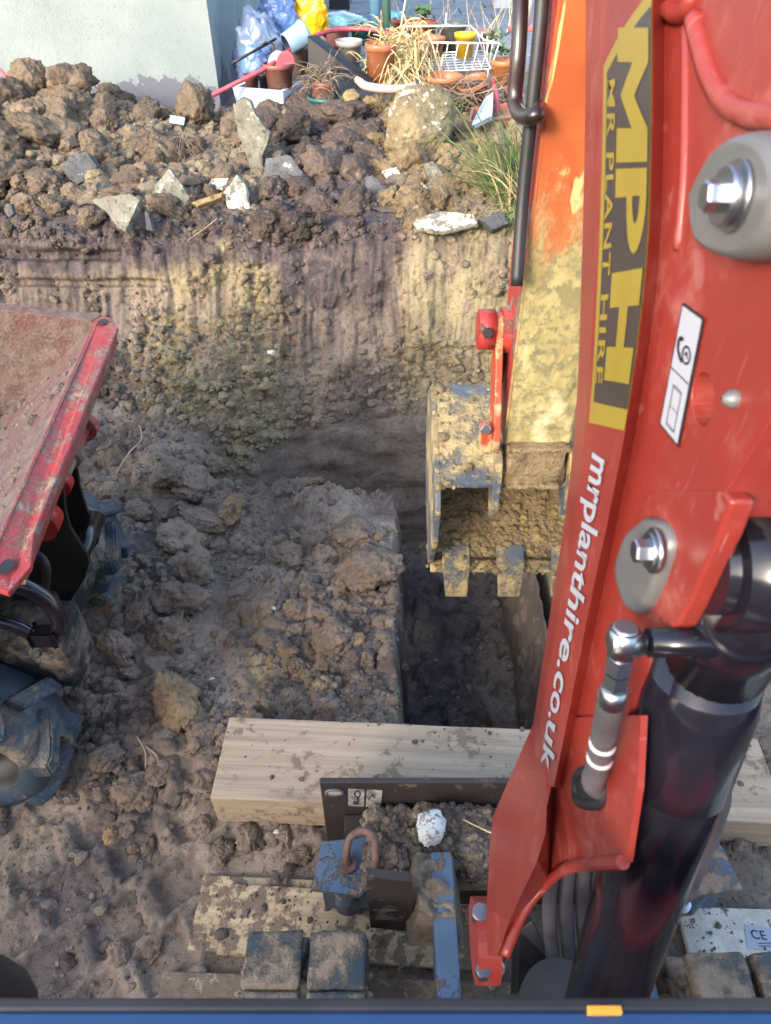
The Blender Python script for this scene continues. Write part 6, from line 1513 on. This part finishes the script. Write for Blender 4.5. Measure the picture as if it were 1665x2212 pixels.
for _ in range(230):
    a = hit_heap(rs.uniform(1075, 1170), rs.uniform(400, 470)) + V3(0, 0, .0); b = a + V3(rs.gauss(-.12, .13), rs.gauss(-.08, .08), rs.uniform(.08, .42)); sp_l.append((a, b, rs.uniform(.0, .08), rs.uniform(.006, .010)))
for _ in range(70):
    a = at_y(rs.uniform(1060, 1150), rs.uniform(450, 520), 3.2); sp_l.append((a, a + V3(rs.gauss(-.07, .07), -.04, rs.uniform(-.16, .06)), .03, .006))
strands('grass_tuft', sp_l, M_GRASS, 'green grass tuft on the bank edge beside the black pipe', 'grass tuft')
sp_l = [(hit_heap(rs.uniform(1080, 1150), rs.uniform(430, 480)), at_y(rs.uniform(1010, 1130), rs.uniform(330, 560), 3.2), .06, .006) for _ in range(60)]
strands('dry_grass', sp_l, M_STRAW, 'yellowed dry blades mixed into the green grass tuft', 'dry grass')
def weed(px, py, Y, n, s, label):
    bm = bmesh.new(); c = at_y(px, py, Y)
    for _ in range(n):
        a = rs.uniform(0, 6.28); d = V3(math.cos(a), math.sin(a), rs.uniform(.1, .9)).normalized() * s * rs.uniform(.5, 1.2); w = d.cross(V3(0, 0, 1)).normalized() * s * .3; o = c + V3(rs.gauss(0, s * .6), rs.gauss(0, s * .4), rs.uniform(0, s))
        bm.faces.new([bm.verts.new(o), bm.verts.new(o + d * .5 + w), bm.verts.new(o + d), bm.verts.new(o + d * .5 - w)])
    tag(part('weed', bm, M_LEAF, None), label, 'weed')
weed(908, 44, 5.9, 40, .06, 'green seedling growing in the pot behind the wire basket'); weed(1082, 122, 5.3, 40, .05, 'small weeds growing in the orange pot'); weed(985, 240, 4.9, 60, .05, 'low green weeds beside the nested terracotta pots'); weed(1070, 90, 5.7, 30, .05, 'green weed growing right of the wire basket')
# blue wrapper, roots and twigs
bm = bmesh.new(); q = hit_heap(397, 284) + V3(0, -.10, .08); b_box(bm, (-.04, -.005, -.02), (.04, .005, .02), bev=.002); o = part('paper_wrapper', bm, m_plain('light_blue_paper', (.28, .50, .58), .6), None); o.location = q; o.rotation_euler = (R(-35), R(8), R(-5)); tag(o, 'light blue wrapper on top of the brown clods', 'wrapper')
sp_l = [(at_y(395 + rs.gauss(0, 12), 300 + rs.gauss(0, 12), 4.02), at_y(395 + rs.gauss(0, 30), 340 + rs.gauss(0, 25), 3.92), rs.uniform(-.02, .04), .005) for _ in range(26)]
strands('root_tangle', sp_l, M_STRAWD, 'tangle of dry roots below the light blue wrapper', 'roots')
def twig(pts, r, label, mat=None): tubeobj('root', pts, r, mat or m_plain('pale_root', (.36, .28, .2), .8), label, 'root')
twig([hit_ground(255, 1035) + V3(0, 0, .03), hit_ground(285, 1005) + V3(0, 0, .06), hit_ground(312, 975) + V3(0, 0, .06), hit_ground(308, 940) + V3(0, 0, .05)], .003, 'long pale root curling up from the clod near the dumper tyre')
twig([hit_ground(300, 1600) + V3(0, 0, .02), hit_ground(320, 1640) + V3(0, 0, .03), hit_ground(315, 1690) + V3(0, 0, .02)], .0025, 'thin root hanging below the pale clay clod')
twig([hit_ground(318, 1620) + V3(0, 0, .02), hit_ground(345, 1650) + V3(0, 0, .03), hit_ground(338, 1700) + V3(0, 0, .02)], .002, 'finer root right of the thin root below the clod')
twig([at_y(405, 520, 3.14), at_y(440, 495, 3.13), at_y(470, 472, 3.12)], .003, 'dark twig sticking out of the bank face', M_STRAWD)
twig([at_z(1000, 1770, .27), at_z(1030, 1785, .275), at_z(1062, 1800, .27)], .002, 'pale straw lying on the soil on the blade', M_STRAW)
